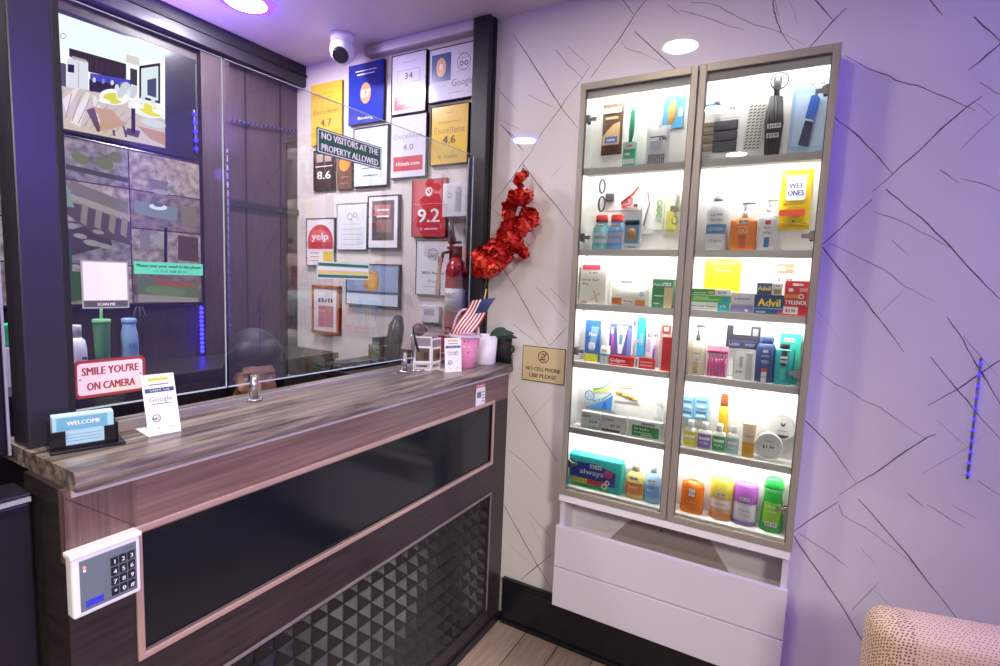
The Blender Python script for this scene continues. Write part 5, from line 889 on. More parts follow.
carton('pain_relief_box', 'navy pain reliever box with yellow lettering on the shelf', 'box', (754,784,295,315), 3, '#2c4a78', lambda b,w_,h_,z: (T_(b,w_,h_,z,'Advil',.0,.42,.40,.74,'#f0e04a'), R_(b,w_,h_,z,-.5,.28,.5,.34,'#6f93c2'), R_(b,w_,h_,z,.3,.0,.5,.2,'#b8403c'), R_(b,w_,h_,z,-.42,.08,-.1,.16,'#a9c0de')))
x, _, w_, _ = place(757,782,283,295, FY, 0); _, z_, _, h2 = place(754,784,295,315, FY, SHELF[3]); h3 = place(757,782,283,295,FY,z_+h2+.0004)[3]
t = thing('pain_relief_box', 'smaller navy and gold pain reliever box lying on the navy box', 'box', frame('W', (x, FY-.002, z_+h2+.0004)), SG[3]); b = B(); b.box(-w_/2, w_/2, 0, h3, -.036, 0, M('#31527f', .4), .001); R_(b,w_,h3,.0005,.1,0,.5,1,'#e5dfd0'); T_(b,w_,h3,.0006,'Advil',-.2,.35,.4,.5,'#f0e04a'); R_(b,w_,h3,.0009,.18,.1,.46,.5,'#a89a6a'); b.build('box', t); price(t, '7.99', w_*.28, h3*.75, .0014, .022, .010)
carton('red_pain_relief_box', 'tall red pain reliever box at the right end of its shelf', 'box', (784,809,281,317), 3, '#cf2f3c', lambda b,w_,h_,z: (b.poly(rrect(-.2*w_,.86*h_,.25*w_,.93*h_,.002), z, M('#f4e8e6', .4)), b.disc(-.25*w_,.74*h_,.007,.006,z,M('#f4e8e6', .4),16), R_(b,w_,h_,z,.1,.7,.42,.8,'#e79a9a'), R_(b,w_,h_,z,-.5,.50,.12,.62,'#d8823a'), b.ring(.18*w_,.56*h_,.004,.008,z+.0004,M('#f4d8d0', .4),16), T_(b,w_,h_,z,'TYLENOL',.0,.33,.12,.9,'#ffffff'), R_(b,w_,h_,z,-.5,.05,.1,.26,'#f0e6e6'), T_(b,w_,h_,z+.0004,'$3.99',-.2,.1,.09,.4,'#66323a'), b.poly(rrect(.14*w_,.06*h_,.46*w_,.26*h_,.002), z, M('#b8202c', .4))))
# --- third shelf from the bottom
def crest(b, w_, h_, z): b.poly([(-.2*w_,.25*h_),(.15*w_,.25*h_),(.4*w_,.85*h_),(-.1*w_,.85*h_)], z, M('#8fb8e6', .4)); T_(b,w_,h_,z,'Floss',.02,.62,.09,.5,'#ffffff'); R_(b,w_,h_,z,-.48,.0,.42,.19,'#e0d83a')
blister('floss_pack', 'deep blue card with yellow foot strip, leftmost hanging toothcare pack', 'package', (585,600,320,361), 2, '#3f73c4', crest, [('floss_case', lambda b,w_,h_: b.box(-w_*.2, w_*.2, h_*.30, h_*.46, 0, .010, CARD, .003))], tag_=('3.99', -.02, .38, .028, .011), yf=-.045, shelf=2)
bottle('travel_toothpaste', 'tiny white and teal tube standing beside the deep blue card', 'tube', (599,609,337,363), 2, [(.9,0),(1,.02),(1,.30,M('#5bb5c8', .35)),(.95,.38,CARD),(.9,.66)], M('#cfe6ea', .3), (WHITE, [(.4,.66),(.42,.68),(.42,.98),(.36,1.)]), tag_=('2.29', 0, .5, .022, .010))
blister('toothbrush_kit', 'blue and violet pack with pink toothbrush and white paste tube', 'package', (609.5,632,320,357), 2, '#5b66b8', lambda b,w_,h_,z: (R_(b,w_,h_,z,-.48,.88,.48,.99,'#8fc0d8'),R_(b,w_,h_,z,.30,.05,.46,.8,'#8c8fd4')), [('toothbrush', lambda b,w_,h_: (b.tube([(-w_*.33,h_*.05,.004),(-w_*.36,h_*.75,.004)], .0035, M('#e0529a', .4), 8), b.box(-w_*.42,-w_*.3,h_*.62,h_*.8,.004,.010,CARD,.002))), ('paste_tube', lambda b,w_,h_: b.prism([(-w_*.06,h_*.10),(w_*.08,h_*.10),(w_*.32,h_*.84),(-w_*.16,h_*.84)], 0, .010, CARD)), ('paste_print', lambda b,w_,h_: b.prism([(-w_*.02,h_*.35),(w_*.10,h_*.35),(w_*.15,h_*.62),(-w_*.04,h_*.62)], .010, .0105, M('#6aa0c0', .4)))], yf=-.026)
blister('toothbrush_pack', 'cyan card with white toothbrush in the middle of its shelf', 'package', (631.5,645,317,357), 2, '#35a8dc', lambda b,w_,h_,z: (R_(b,w_,h_,z,-.48,.02,-.1,.98,'#e3eff5'),R_(b,w_,h_,z,.1,.3,.4,.6,'#6cc6ec')), [('toothbrush', lambda b,w_,h_: (b.tube([(-w_*.22,h_*.06,.004),(-w_*.26,h_*.9,.004)], .0032, CARD, 8), b.box(-w_*.34,-w_*.2,h_*.76,h_*.92,.004,.010,M('#49586a', .5),.001)))], tag_=('3.99', .05, .40, .026, .010), yf=-.026)
blister('toothbrush_pack', 'lavender card with purple toothbrush beside the upright red carton', 'package', (646,659,322,366), 2, '#dcdcea', lambda b,w_,h_,z: (R_(b,w_,h_,z,-.46,.3,-.16,.6,'#a9a8d8'),T_(b,w_,h_,z,'$2.49',.0,.66,.08,.8,'#66656c')), [('toothbrush', lambda b,w_,h_: (b.tube([(w_*.1,h_*.05,.004),(w_*.16,h_*.40,.004)], .0038, M('#6d5fae', .4), 8), b.tube([(w_*.16,h_*.40,.004),(w_*.2,h_*.6,.004)], .0024, CARD, 8)))], yf=-.026)
cg = lambda b,w_,h_,z: (T_(b,w_,h_,z,'Colgate',-.12,.42,.36,.6,'#ffffff'), R_(b,w_,h_,z,-.46,.14,.30,.22,'#e8a8a8'))
carton('toothpaste_carton', 'low red toothpaste carton in front of the violet pack', 'box', (608.5,633,356.5,367), 2, '#c92a31', cg, dep=.02)
carton('toothpaste_carton', 'low red toothpaste carton with white left end', 'box', (634.5,654,358,369), 2, '#c92a31', lambda b,w_,h_,z: (R_(b,w_,h_,z,-.5,0,-.28,1,'#efe9e9'), R_(b,w_,h_,z+.0004,-.44,.15,-.36,.85,'#8d7a7a'), R_(b,w_,h_,z,-.2,.55,.42,.68,'#e8a8a8'), R_(b,w_,h_,z,-.2,.25,.42,.38,'#e8a8a8')), dep=.02)
t = carton('toothpaste_carton', 'upright red toothpaste carton with vertical lettering by the door gap', 'box', (660,672,337,371), 2, '#d22c33', lambda b,w_,h_,z: (R_(b,w_,h_,z,-.5,0,-.36,1,'#efe3e3'), b.poly(rrect(-.3*w_,.82*h_,.3*w_,.98*h_,.002), z, M('#b8242c', .4))), dep=.024)
bb = B(); x, z_, w_, h_ = place(660,672,337,371, FY, 0); bb.text('Colgate', 0, 0, .022, 0, CARD, bold=True, w=.10); b = B(); b.add([(-v[1]+.008, v[0]+h_*.42, .0012) for v in bb.v], bb.f, CARD); b.build('lettering', t)
blister('red_brush_head_pack', 'small red and white pack hanging above the upright red carton', 'package', (662,672,319,333), 2, '#e9e4e4', lambda b,w_,h_,z: (R_(b,w_,h_,z,-.46,.0,.46,.55,'#cf4a3c'), b.ring(0,.74*h_,.006,.009,z,M('#4b4444', .4),16)), [('brush_head', lambda b,w_,h_: b.box(-w_*.2, w_*.2, h_*.1, h_*.4, 0, .006, CARD, .002))])
bottle('patterned_lotion_pump', 'leafy patterned pump bottle with black pump, leftmost behind the right door', 'pump bottle', (687,706,325,373), 2, [(.92,0),(1,.02),(1,.1),(1,.52),(.9,.60),(.45,.64),(.42,.68)], M('#d8cdb8', .3), None, lambda b,w_,h_,r,rz: ([lab(b,r,rz,h_,.03+.055*k,.07+.055*k,M(('#7f8f52','#c9766a','#b9a24a','#d2a8a0')[k % 4], .4),1.2-.1*(k % 3),.0005) for k in range(5)], lab(b,r,rz,h_,.36,.5,M('#ece4d6', .4),1.1,.0009), ltx(b,r,rz,h_,'Lotion',.41,.06,.6,'#6b5a4a')), pump=(M('#33363a', .35), .66, 1.0), sq=.7, tag_=('5.99', 0, .30, .026, .011))
def razors(b, w_, h_):
    for k in range(6): x = w_*(-.38+.15*k); b.tube([(x,h_*.04,.004),(x,h_*.42,.004),(x+.002,h_*.62,.004)], .0038, M('#e05aa4', .35), 8); b.box(x-.007, x+.007, h_*.78, h_*.86, 0, .008, M('#d8478f', .35), .002); b.tube([(x+.002,h_*.62,.004),(x,h_*.8,.004)], .002, M('#e58abc', .35), 6)
blister('pink_razor_pack', 'clear pack of pink razors beside the patterned pump bottle', 'package', (706.5,728,346,376), 2, '#f0d5e2', lambda b,w_,h_,z: R_(b,w_,h_,z,-.46,.50,.46,.72,'#f5e4ec'), [('razor_row', razors)], tag_=('$3.99', 0, .60, .036, .012), shelf=2, yf=-.065)
carton('black_shaver_box', 'black hanging pack with grey windows above the clear pack', 'package', (726.5,760,326,349), None, '#2f2f38', lambda b,w_,h_,z: (R_(b,w_,h_,z,-.30,.62,.22,.98,'#dddde0'), R_(b,w_,h_,z,-.46,.3,.46,.36,'#4a4a78'), T_(b,w_,h_,z,'LASH',-.25,.12,.14,.3,'#8d90c8'), T_(b,w_,h_,z,'WISP',.22,.12,.14,.3,'#8d90c8'), R_(b,w_,h_,z,.28,.6,.44,.9,'#8b8a92')), yf=-.03, dep=.016)['group'] = SG[2]
blister('clear_tweezer_pack', 'clear upright pack with white insert left of the navy bottle', 'package', (733,754,349,381), 2, '#e4e5e6', lambda b,w_,h_,z: (R_(b,w_,h_,z,-.42,.04,.1,.92,'#f3f3f4'), R_(b,w_,h_,z+.0003,-.2,.4,-.05,.75,'#b9b9be'), T_(b,w_,h_,z+.0003,'2.99',-.2,.22,.08,.3,'#55545c')), [('insert', lambda b,w_,h_: b.box(w_*.16, w_*.42, h_*.05, h_*.9, 0, .008, M('#d3d4d6', .3), .002))], shelf=2, yf=FY)
bottle('shampoo_bottle', 'navy and white bottle with red diagonal stripe next to the teal bottle', 'bottle', (755,775,337,383), 2, [(.94,0),(1,.02),(1,.1),(1,.72),(.85,.82),(.66,.86)], M('#30487c', .3), (M('#3d5486', .35), [(.66,.86),(.7,.88),(.7,.985),(.62,1.)]), lambda b,w_,h_,r,rz: (lab(b,r,rz,h_,.02,.24,M('#e8e6ea', .4)), lab(b,r,rz,h_,.24,.31,M('#cf3a40', .4),1.15,.0009), lab(b,r,rz,h_,.66,.72,M('#cfd6e6', .4),1.1), ltx(b,r,rz,h_,'SHAMPOO',.56,.05,.8,'#c5cfe6'), ltx(b,r,rz,h_,'MEN',.42,.08,.5,'#c5cfe6'), ltx(b,r,rz,h_,'CLASSIC',.1,.05,.6,'#55545c')), sq=.65)
bottle('antiseptic_bottle', 'teal mouthwash bottle with black and white label near the right end', 'bottle', (774,793,344,385), 2, [(.94,0),(1,.02),(1,.1),(1,.80),(.8,.86),(.5,.88)], M('#1f9aa0', .15), (M('#26272c', .35), [(.5,.88),(.52,.9),(.52,.985),(.46,1.)]), lambda b,w_,h_,r,rz: (lab(b,r,rz,h_,.46,.84,M('#2b2c33', .4)), lab(b,r,rz,h_,.54,.60,M('#e5e6e8', .4),.7,.0010), lab(b,r,rz,h_,.64,.70,M('#e5e6e8', .4),.7,.0010), ltx(b,r,rz,h_,'LISTERINE',.55,.04,.6,'#2b2c33'), lab(b,r,rz,h_,.12,.4,M('#49b8b4', .4),.9)), sq=.6, sz=.016)
t = carton('teal_carton', 'tall turquoise carton standing behind the teal bottle', 'box', (779,800,334,372), 2, '#3fc2b0', lambda b,w_,h_,z: R_(b,w_,h_,z,-.3,.1,.3,.7,'#35ab9e'), yf=-.036, dep=.022, tag_=('$5.99', -.05, .88, .03, .012))
# --- second shelf from the bottom
def ultra(b, w_, h_, z):
    T_(b,w_,h_,z,'Alena',-.1,.80,.09,.46,'#55688a'); n = 14
    for (c, y, th, a) in (('#5fae6a',.62,.05,.28),('#d8d84a',.55,.06,.2),('#58b0c0',.30,.05,.26)): b.poly([(w_*(-.2+.62*i/n), h_*(y+a*(i/n)**2)) for i in range(n+1)]+[(w_*(-.2+.62*i/n), h_*(y-th+a*(i/n)**2)) for i in range(n, -1, -1)], z+.0003*(c == '#d8d84a'), M(c, .4))
    b.poly([(w_*-.45,h_*.06),(w_*.45,h_*.06),(w_*.47,h_*.5),(w_*.2,h_*.3),(w_*-.1,h_*.18)], z, M('#4a8fd8', .4)); b.poly([(w_*.1,h_*.08),(w_*.3,h_*.08),(w_*.24,h_*.34)], z+.0006, M('#2f5fc0', .4)); b.ring(-.3*w_,.40*h_,.016,.020,z,M('#6aa8dc',.4)); b.ring(.0*w_,.38*h_,.012,.015,z+.0007,M('#d6e8f2',.4))
bag('detergent_pack', 'white pack with blue waves and yellow swoosh hanging upper left', 'pack', (584,614,375,411), 1, M('#eaf0f4', .35), ultra, yf=-.036, dep=.020, shelf=None)
def snk(b, w_, h_):
    for k in range(6): b.ball((w_*(-.35+.14*k),h_*(.55-.06*k),.003), (.008,.007,.005), M(('#e0b04a','#d98a3a','#e8c86a')[k % 3], .4), 10, 8)
blister('hair_clip_card', 'small card of yellow and orange hair clips on the cabinet back', 'package', (614,640,386,402), 1, '#f0ece4', lambda b,w_,h_,z: R_(b,w_,h_,z,-.3,.8,.2,.9,'#c98a5a'), [('clip_row', snk)])
carton('soap_box', 'small white and sage soap box, leftmost of the low front boxes', 'box', (581,600,412,428.5), 1, '#e6eeec', lambda b,w_,h_,z: (R_(b,w_,h_,z,-.48,.02,.46,.2,'#a8c2ba'), T_(b,w_,h_,z,'Dove',-.2,.68,.18,.36,'#5f6f80'), T_(b,w_,h_,z,'$2.49',.16,.38,.16,.4,'#55545c')), dep=.025)
carton('soap_box', 'pale grey soap box with dark bar, middle of the low front boxes', 'box', (600.5,625,416,434), 1, '#dfe1de', lambda b,w_,h_,z: (R_(b,w_,h_,z,-.44,.06,.30,.2,'#4f545a'), T_(b,w_,h_,z,'Dial',-.2,.68,.16,.4,'#77767e'), T_(b,w_,h_,z,'$2.29',.12,.36,.15,.4,'#55545c')), dep=.025)
carton('soap_box', 'white box with green panel, rightmost of the low front boxes', 'box', (627,662,421,441), 1, '#eef1ee', lambda b,w_,h_,z: (R_(b,w_,h_,z,-.36,.1,.42,.7,'#3f9a58'), R_(b,w_,h_,z+.0003,-.30,.3,.20,.36,'#bfe0c6'), R_(b,w_,h_,z+.0003,-.1,.16,.24,.24,'#bfe0c6'), T_(b,w_,h_,z+.0003,'Irish',-.08,.46,.16,.4,'#e6f5e9'), R_(b,w_,h_,z+.0003,-.1,.76,.3,.88,'#8d9a90')), dep=.03)
bottle('small_white_bottle', 'small white bottle standing behind the green panel box', 'bottle', (653.5,663,396,424), 1, [(.9,0),(1,.03),(1,.6),(.6,.72),(.5,.76)], M('#e9ebec', .3), (WHITE, [(.55,.76),(.58,.78),(.58,.98),(.5,1.)]), lambda b,w_,h_,r,rz: (lab(b,r,rz,h_,.1,.5,M('#d5d8da', .4)), ltx(b,r,rz,h_,'EYE',.3,.1,.6,'#77767e')), yf=-.042, sz=.010)
for i, bx in enumerate(((679.5,693.5,397,419), (694,708.5,397,420))):
    carton('blue_contact_case', ('light blue blister pair, left half by the door gap', 'light blue blister pair, right half beside the yellow tube')[i], 'package', bx, None, '#8fc3e4', lambda b,w_,h_,z: (R_(b,w_,h_,z,-.36,.74,.36,.84,'#3f6f9c'), R_(b,w_,h_,z,-.36,.26,.36,.36,'#3f6f9c'), b.ball((0,h_*.55,0), (w_*.36,h_*.1,.006), M('#b5dcf0', .2), 12, 8), b.ball((0,h_*.12,0), (w_*.36,h_*.1,.006), M('#b5dcf0', .2), 12, 8)), yf=-.028, dep=.014)['group'] = SG[1]
bottle('glue_tube', 'yellow tube with brown cap on the cabinet back', 'tube', (719,729,394,421), 1, [(.95,0),(1,.03),(1,.15),(.9,.6),(.75,.78)], M('#e2b92a', .3), (M('#8d4a2a', .4), [(.76,.78),(.78,.8),(.74,.99),(.66,1.)]), lambda b,w_,h_,r,rz: (lab(b,r,rz,h_,.0,.14,M('#efe9dc', .4),1.2), ltx(b,r,rz,h_,'3.99',.04,.07,.7,'#55545c')), yf=-.028, sz=.007)
for bx, c, nm in (((683,697,420.5,448), '#e3da3a', 'yellow'), ((697,711.5,422.5,450.5), '#9078c8', 'purple'), ((711.5,726,424.5,453.5), '#3fae6a', 'green'), ((726,739,426,455), '#a9d2d8', 'pale teal')):
    bottle('mini_sanitizer', 'mini bottle with %s print and clear cap in the row of four' % nm, 'bottle', bx, 1, [(.9,0),(1,.03),(1,.62),(.8,.70),(.4,.74)], M('#e2e6e4' if nm == 'pale teal' else '#e6e6dc', .2), (M('#eceeee', .2), [(.45,.74),(.48,.76),(.48,.96),(.4,1.)]), lambda b,w_,h_,r,rz: (lab(b,r,rz,h_,.06,.58,M(c, .35),1.1), lab(b,r,rz,h_,.36,.46,M('#f4f4f2', .4),.8,.0011), ltx(b,r,rz,h_,'PURE',.2,.1,.6,'#ffffff')), sz=.012)
bottle('tan_cream_tube', 'cream tube with amber base right of the four mini bottles', 'tube', (741,756,424,457), 1, [(.75,0),(.8,.02),(.8,.12,M('#cf9a2e', .35)),(.84,.3,M('#d6a348', .35)),(.88,.45,M('#e3d2b4', .35)),(1,.98),(1,1.)], M('#caa050', .35), None, lambda b,w_,h_,r,rz: ltx(b,r,rz,h_,'CREAM',.6,.07,.7,'#8a6b3a',.92), sz=.010)
def tin(label, box, yf, s1, s2):
    x, z, w_, h_ = place(*box, yf, SHELF[1] if yf < -.05 else None); t = thing('round_tin', label, 'tin', frame('W', (x, yf, z)), SG[1]); r = w_/2; cy = h_/2
    b = B(); n = 40; pr = [(r, -.020), (r, -.004), (r*.97, 0), (r*.90, 0), (r*.88, -.002), (0.001, -.002)]; vs = []; fs = []
    for rr, zz in pr: vs += [(rr*math.cos(2*math.pi*i/n), cy+rr*h_/w_*math.sin(2*math.pi*i/n), zz) for i in range(n)]
    for k in range(len(pr)-1): fs += [(k*n+i, k*n+(i+1) % n, (k+1)*n+(i+1) % n, (k+1)*n+i) for i in range(n)]
    b.add(vs, fs, M('#e6e5e3', .35)); b.add([(r*math.cos(2*math.pi*i/n), cy+r*h_/w_*math.sin(2*math.pi*i/n), -.020) for i in range(n)], [tuple(range(n))[::-1]], M('#d8d7d5', .4)); b.build('tin_body', t)
    b = B()
    if s1 == 'v': b.poly([(-.008,cy+.018),(0,cy+.010),(.008,cy+.018),(.004,cy+.004),(-.004,cy+.004)], .0006, INK); b.poly([(r*.8*math.cos(a), cy+r*h_/w_*.8*math.sin(a)) for a in [math.pi*(1.25+.5*i/12) for i in range(13)]], .0006, INK); b.text('Shave', 0, cy-.014, .007, .0006, GREYINK, w=r*.9)
    else: b.poly(rrect(-r*.5, cy-.007, r*.5, cy+.008, .003), .0005, CARD); b.text('$3.99', 0, cy-.004, .010, .0010, INK, bold=True, w=r*.8); b.text('Cream', 0, cy+.018, .006, .0006, GREYINK, w=r*.5); b.poly([(r*.8*math.cos(a), cy+r*h_/w_*.8*math.sin(a)) for a in [math.pi*(1.3+.4*i/12) for i in range(13)]], .0006, M('#c2c1c0', .4))
    b.build('lid_print', t)
tin('round white tin with dark leaf mark, behind and right of the other tin', (770,796,414.5,441), -.030, 'v', 0)
tin('round white tin with price sticker, in front at the shelf end', (754,783,433,461), FY, 'p', 0)
# --- bottom shelf
def alw(b, w_, h_, z):
    b.poly([(-.48*w_,.20*h_),(.40*w_,.20*h_),(.40*w_,.62*h_),(.0,.80*h_),(-.48*w_,.74*h_)], z, M('#2c4aa8', .35)); T_(b,w_,h_,z+.0003,'always',-.06,.44,.17,.46,'#dfe8f6'); R_(b,w_,h_,z+.0003,-.46,.13,.0,.30,'#c9c24a'); R_(b,w_,h_,z+.0006,-.14,.16,.26,.30,'#c93a44'); b.disc(.26*w_,.56*h_,.018,.017,z+.0006,M('#c94a88', .4),20); R_(b,w_,h_,z,-.47,.02,.30,.12,'#2f9a5c'); b.ring(.20*w_,.18*h_,.006,.012,z+.0009,CARD,18); b.ring(.25*w_,.30*h_,.005,.010,z+.0009,CARD,18)
t, w_, h_ = goods('pads_pack', 'turquoise and blue pads pack at the bottom left corner', 'pack', (568,622,457,501), 0, SG[0])
b = B(); b.box(-w_/2, w_/2, 0, h_, -.045, 0, M('#39c6c0', .3), .010, 3); alw(b, w_*.96, h_, .0006); b.build('pack', t); price(t, '$5.49', w_*.02, h_*.70, .0022, .046, .015)
SH = [(.8,0),(.95,.04),(1,.18),(1,.42),(.88,.62),(.5,.72),(.3,.76)]
for bx, c, c2, lbl, g in (((624,643.5,463,504), '#ecd88a', '#e58a4a', 'cream and orange round bottle beside the pads pack', 0), ((643,660,464,509), '#a3cdf0', '#6fa8e0', 'light blue round bottle by the door gap', 0)):
    bottle('baby_wash_bottle', lbl, 'bottle', bx, 0, SH, M(c, .2), (M('#eee6d0' if c == '#ecd88a' else '#d8e8f4', .3), [(.34,.76),(.40,.78),(.40,.97),(.32,1.)]), lambda b,w_,h_,r,rz: (lab(b,r,rz,h_,.14,.46,M(c2, .35),1.0,.0007), ltx(b,r,rz,h_,'BABY',.30,.08,.5,'#ffffff')), tag_=('$3.99', 0, .58, .03, .012))
bottle('orange_soap_pump', 'deep orange pump bottle, leftmost behind the right door at the bottom', 'pump bottle', (680,703,472,521), 0, [(.94,0),(1,.03),(1,.12),(1,.62),(.92,.70),(.5,.74),(.34,.77)], M('#ea7a1c', .15), None, lambda b,w_,h_,r,rz: (lab(b,r,rz,h_,.42,.60,M('#f6f0ea', .4),.8), ltx(b,r,rz,h_,'SOAP',.47,.06,.5,'#a0502a'), ltx(b,r,rz,h_,'GOLD',.26,.05,.5,'#f8c890')), pump=(M('#f0e3d8', .3), .77, 1.0), sq=.65)
CAN = [(.92,0),(1,.02),(1,.52),(.98,.55)]; CC_ = [(1.02,.55),(1.03,.57),(1.0,.95),(.92,1.)]
bottle('air_freshener_can', 'peach air freshener can with yellow cap on the bottom shelf', 'can', (708.5,732,480,528), 0, CAN, M('#e8bfa0', .3), (M('#e6d65a', .35), CC_), lambda b,w_,h_,r,rz: (lab(b,r,rz,h_,.02,.18,M('#d98a5a', .35),1.4), lab(b,r,rz,h_,.30,.50,M('#f2e6de', .4),1.1), ltx(b,r,rz,h_,'Glade',.38,.06,.5,'#8a6a9a')), sz=.024, tag_=('$3.99', 0, .64, .03, .011))
bottle('air_freshener_can', 'lilac air freshener can with purple cap on the bottom shelf', 'can', (732,756,485,533), 0, CAN, M('#dcd6ea', .3), (M('#b765cc', .35), CC_), lambda b,w_,h_,r,rz: (lab(b,r,rz,h_,.02,.12,M('#8f7ab8', .35),1.4), lab(b,r,rz,h_,.16,.50,M('#eeeaf4', .4),1.1), ltx(b,r,rz,h_,'Glade',.36,.06,.5,'#8a7aaa'), ltx(b,r,rz,h_,'Lavender',.26,.04,.6,'#a59ac0')), sz=.024, tag_=('$3.99', 0, .66, .03, .011))
bottle('green_shampoo_bottle', 'bright green shampoo bottle at the right end of the bottom shelf', 'bottle', (759.5,784.5,479,541), 0, [(.92,0),(1,.03),(.98,.2),(.80,.55),(.72,.72),(.80,.80)], M('#1f9a3a', .15), (M('#24a544', .2), [(.82,.80),(.86,.82),(.74,.95),(.5,1.)]), lambda b,w_,h_,r,rz: (lab(b,r,rz,h_,.16,.56,M('#8fd03a', .35),.8,.0012,k=.95), ltx(b,r,rz,h_,'Herbal',.46,.06,.5,'#eaf8d8',.98), ltx(b,r,rz,h_,'essence',.38,.04,.4,'#eaf8d8',.98)), sz=.026, tag_=('$3.99', 0, .16, .036, .014))

# ------------------------------------------------------------------ clerk seated behind the counter
def remeshed(b, name, parent, mat, vox=.007, smooth=6, mtx=None):
    o = b.build('tmp'); md = o.modifiers.new('r', 'REMESH'); md.mode = 'VOXEL'; md.voxel_size = vox
    sm = o.modifiers.new('s', 'SMOOTH'); sm.iterations = smooth; sm.factor = .5
    dg = bpy.context.evaluated_depsgraph_get(); me = bpy.data.meshes.new_from_object(o.evaluated_get(dg)); bpy.data.objects.remove(o)
    me.materials.clear(); me.materials.append(mat); me.polygons.foreach_set('use_smooth', [True]*len(me.polygons)); me.polygons.foreach_set('material_index', [0]*len(me.polygons)); me.name = name
    o = bpy.data.objects.new(name, me); COL.objects.link(o); o.parent = parent
    if mtx is not None: o.matrix_local = mtx
    return o
def cap(b, p0, p1, r0, r1, n=7, flat=1.):
    p0, p1 = Vector(p0), Vector(p1)
    for i in range(n+1): u = i/n; r = r0+(r1-r0)*u; b.ball(p0.lerp(p1, u), (r, r*flat, r), BLACK, 12, 8)
SKIN = noisy('skin', '#c08a68', '#cc9876', nscale=14, rough=.45)
eye = at(259, 381, 'X', -1.555)
fa = math.radians(-26); HR = Matrix.Rotation(fa, 4, 'Z') @ Matrix.Rotation(math.radians(14), 4, 'Y')
hc = Vector(eye) - (HR.to_3x3() @ Vector((.088, 0, -.002)))
BR = Matrix.Rotation(math.radians(-14), 4, 'Z')
root = thing('person', 'dark haired person seated behind the counter, only hair and eyes above it', 'person', Matrix.Translation(Vector((hc.x-.05, hc.y, 0))) @ BR)
inv = root.matrix_world.inverted(); L = lambda v: inv @ Vector(v)
hl = inv @ hc; HM = inv.to_3x3() @ HR.to_3x3()
H = lambda x, y, z: hl + HM @ Vector((x, y, z))
seat = .50; b = B(); hr = HM
def hball(x, y, z, r): b.ball(H(x, y, z), r, BLACK, 18, 12, hr)
hball(-.012, 0, .045, (.095,.076,.085)); hball(.02, 0, -.015, (.072,.066,.085)); hball(.035, 0, -.065, (.052,.048,.05)); hball(.055, 0, -.095, (.028,.026,.02)); hball(.078, 0, .03, (.016,.055,.018))
for s_ in (-1, 1): hball(.066, s_*.042, -.035, (.02,.02,.02)); hball(-.01, s_*.076, -.01, (.02,.008,.032)); hball(.081, s_*.032, .016, (.01,.022,.006)); hball(.082, s_*.033, -.016, (.008,.018,.005))
cap(b, H(.09,0,.005), H(.112,0,-.034), .008, .012, 5); hball(.098, 0, -.036, (.013,.018,.009)); hball(.086, 0, -.066, (.011,.024,.006)); hball(.084, 0, -.077, (.011,.02,.007))
neck0 = H(-.025, 0, -.07); chest = Vector((-.03, 0, hl.z-.33)); hip = Vector((-.06, 0, seat+.09))
cap(b, neck0, Vector((-.04, 0, hl.z-.20)), .052, .058, 5)
for u in range(9): q = chest.lerp(hip, u/8); b.ball(q, (.10-.004*u, .165-.012*min(u,5)+.008*max(u-5,0), .085), BLACK, 16, 10)
b.ball((-.035, 0, hl.z-.245), (.075,.15,.055), BLACK, 16, 10)
for s_ in (-1, 1):
    sh = Vector((-.03, s_*.18, hl.z-.26)); el = Vector((.06, s_*.22, hl.z-.52)); wr = Vector((.20, s_*.10, .68))
    cap(b, sh, el, .052, .040, 8); cap(b, el, wr, .040, .026, 8)
    hand = wr+Vector((.055, -s_*.01, -.006)); b.ball(hand, (.048,.038,.015), BLACK, 14, 8)
    for k, ln in enumerate((.062,.070,.066,.052)): f0 = hand+Vector((.035, (k-1.5)*.019, 0)); f1 = f0+Vector((ln*.55, (k-1.5)*.003, .004)); f2 = f1+Vector((ln*.45, 0, -.014)); cap(b, f0, f1, .0095, .0085, 4); cap(b, f1, f2, .0085, .0075, 3)
    th0 = hand+Vector((-.01, -s_*.034, 0)); th1 = th0+Vector((.035, -s_*.022, .0)); cap(b, th0, th1, .011, .009, 4); cap(b, th1, th1+Vector((.026,-s_*.004,-.006)), .009, .008, 3)
    hp = Vector((-.04, s_*.09, seat+.065)); kn = Vector((.27, s_*.11, seat+.05)); an = Vector((.20, s_*.11, .09)); cap(b, hp, kn, .078, .056, 10); cap(b, kn, an, .056, .036, 10); cap(b, an+Vector((0,0,-.035)), an+Vector((.14,0,-.055)), .036, .030, 6)
remeshed(b, 'body', root, SKIN, .0065, 4)
b = B()                                                            # clothing over the body
for u in range(9): q = chest.lerp(hip, u/8); b.ball(q, (.108-.004*u, .173-.012*min(u,5)+.008*max(u-5,0), .09), BLACK, 16, 10)
b.ball((-.035, 0, hl.z-.25), (.083,.158,.058), BLACK, 16, 10)
for s_ in (-1, 1):
    sh = Vector((-.03, s_*.18, hl.z-.26)); el = Vector((.06, s_*.22, hl.z-.52)); wr = Vector((.18, s_*.11, .69)); cap(b, sh, el, .061, .049, 8); cap(b, el, wr, .049, .035, 8)
remeshed(b, 'sweater', root, M('#24232c', .7), .010, 3)
b = B()
for s_ in (-1, 1):
    hp = Vector((-.04, s_*.09, seat+.065)); kn = Vector((.27, s_*.11, seat+.05)); an = Vector((.20, s_*.11, .12)); cap(b, hp, kn, .086, .064, 10); cap(b, kn, an, .064, .046, 10)
b.ball((-.06, 0, seat+.09), (.115,.17,.09), BLACK, 16, 10)
remeshed(b, 'trousers', root, M('#1f2026', .7), .011, 3)
b = B(); HAIR = M('#121014', .6, 0, 0, .35)                                     # hair: full crown, side parted, falling to the shoulders
def hb(x, y, z, r): b.ball(H(x, y, z), r, BLACK, 18, 12, hr)
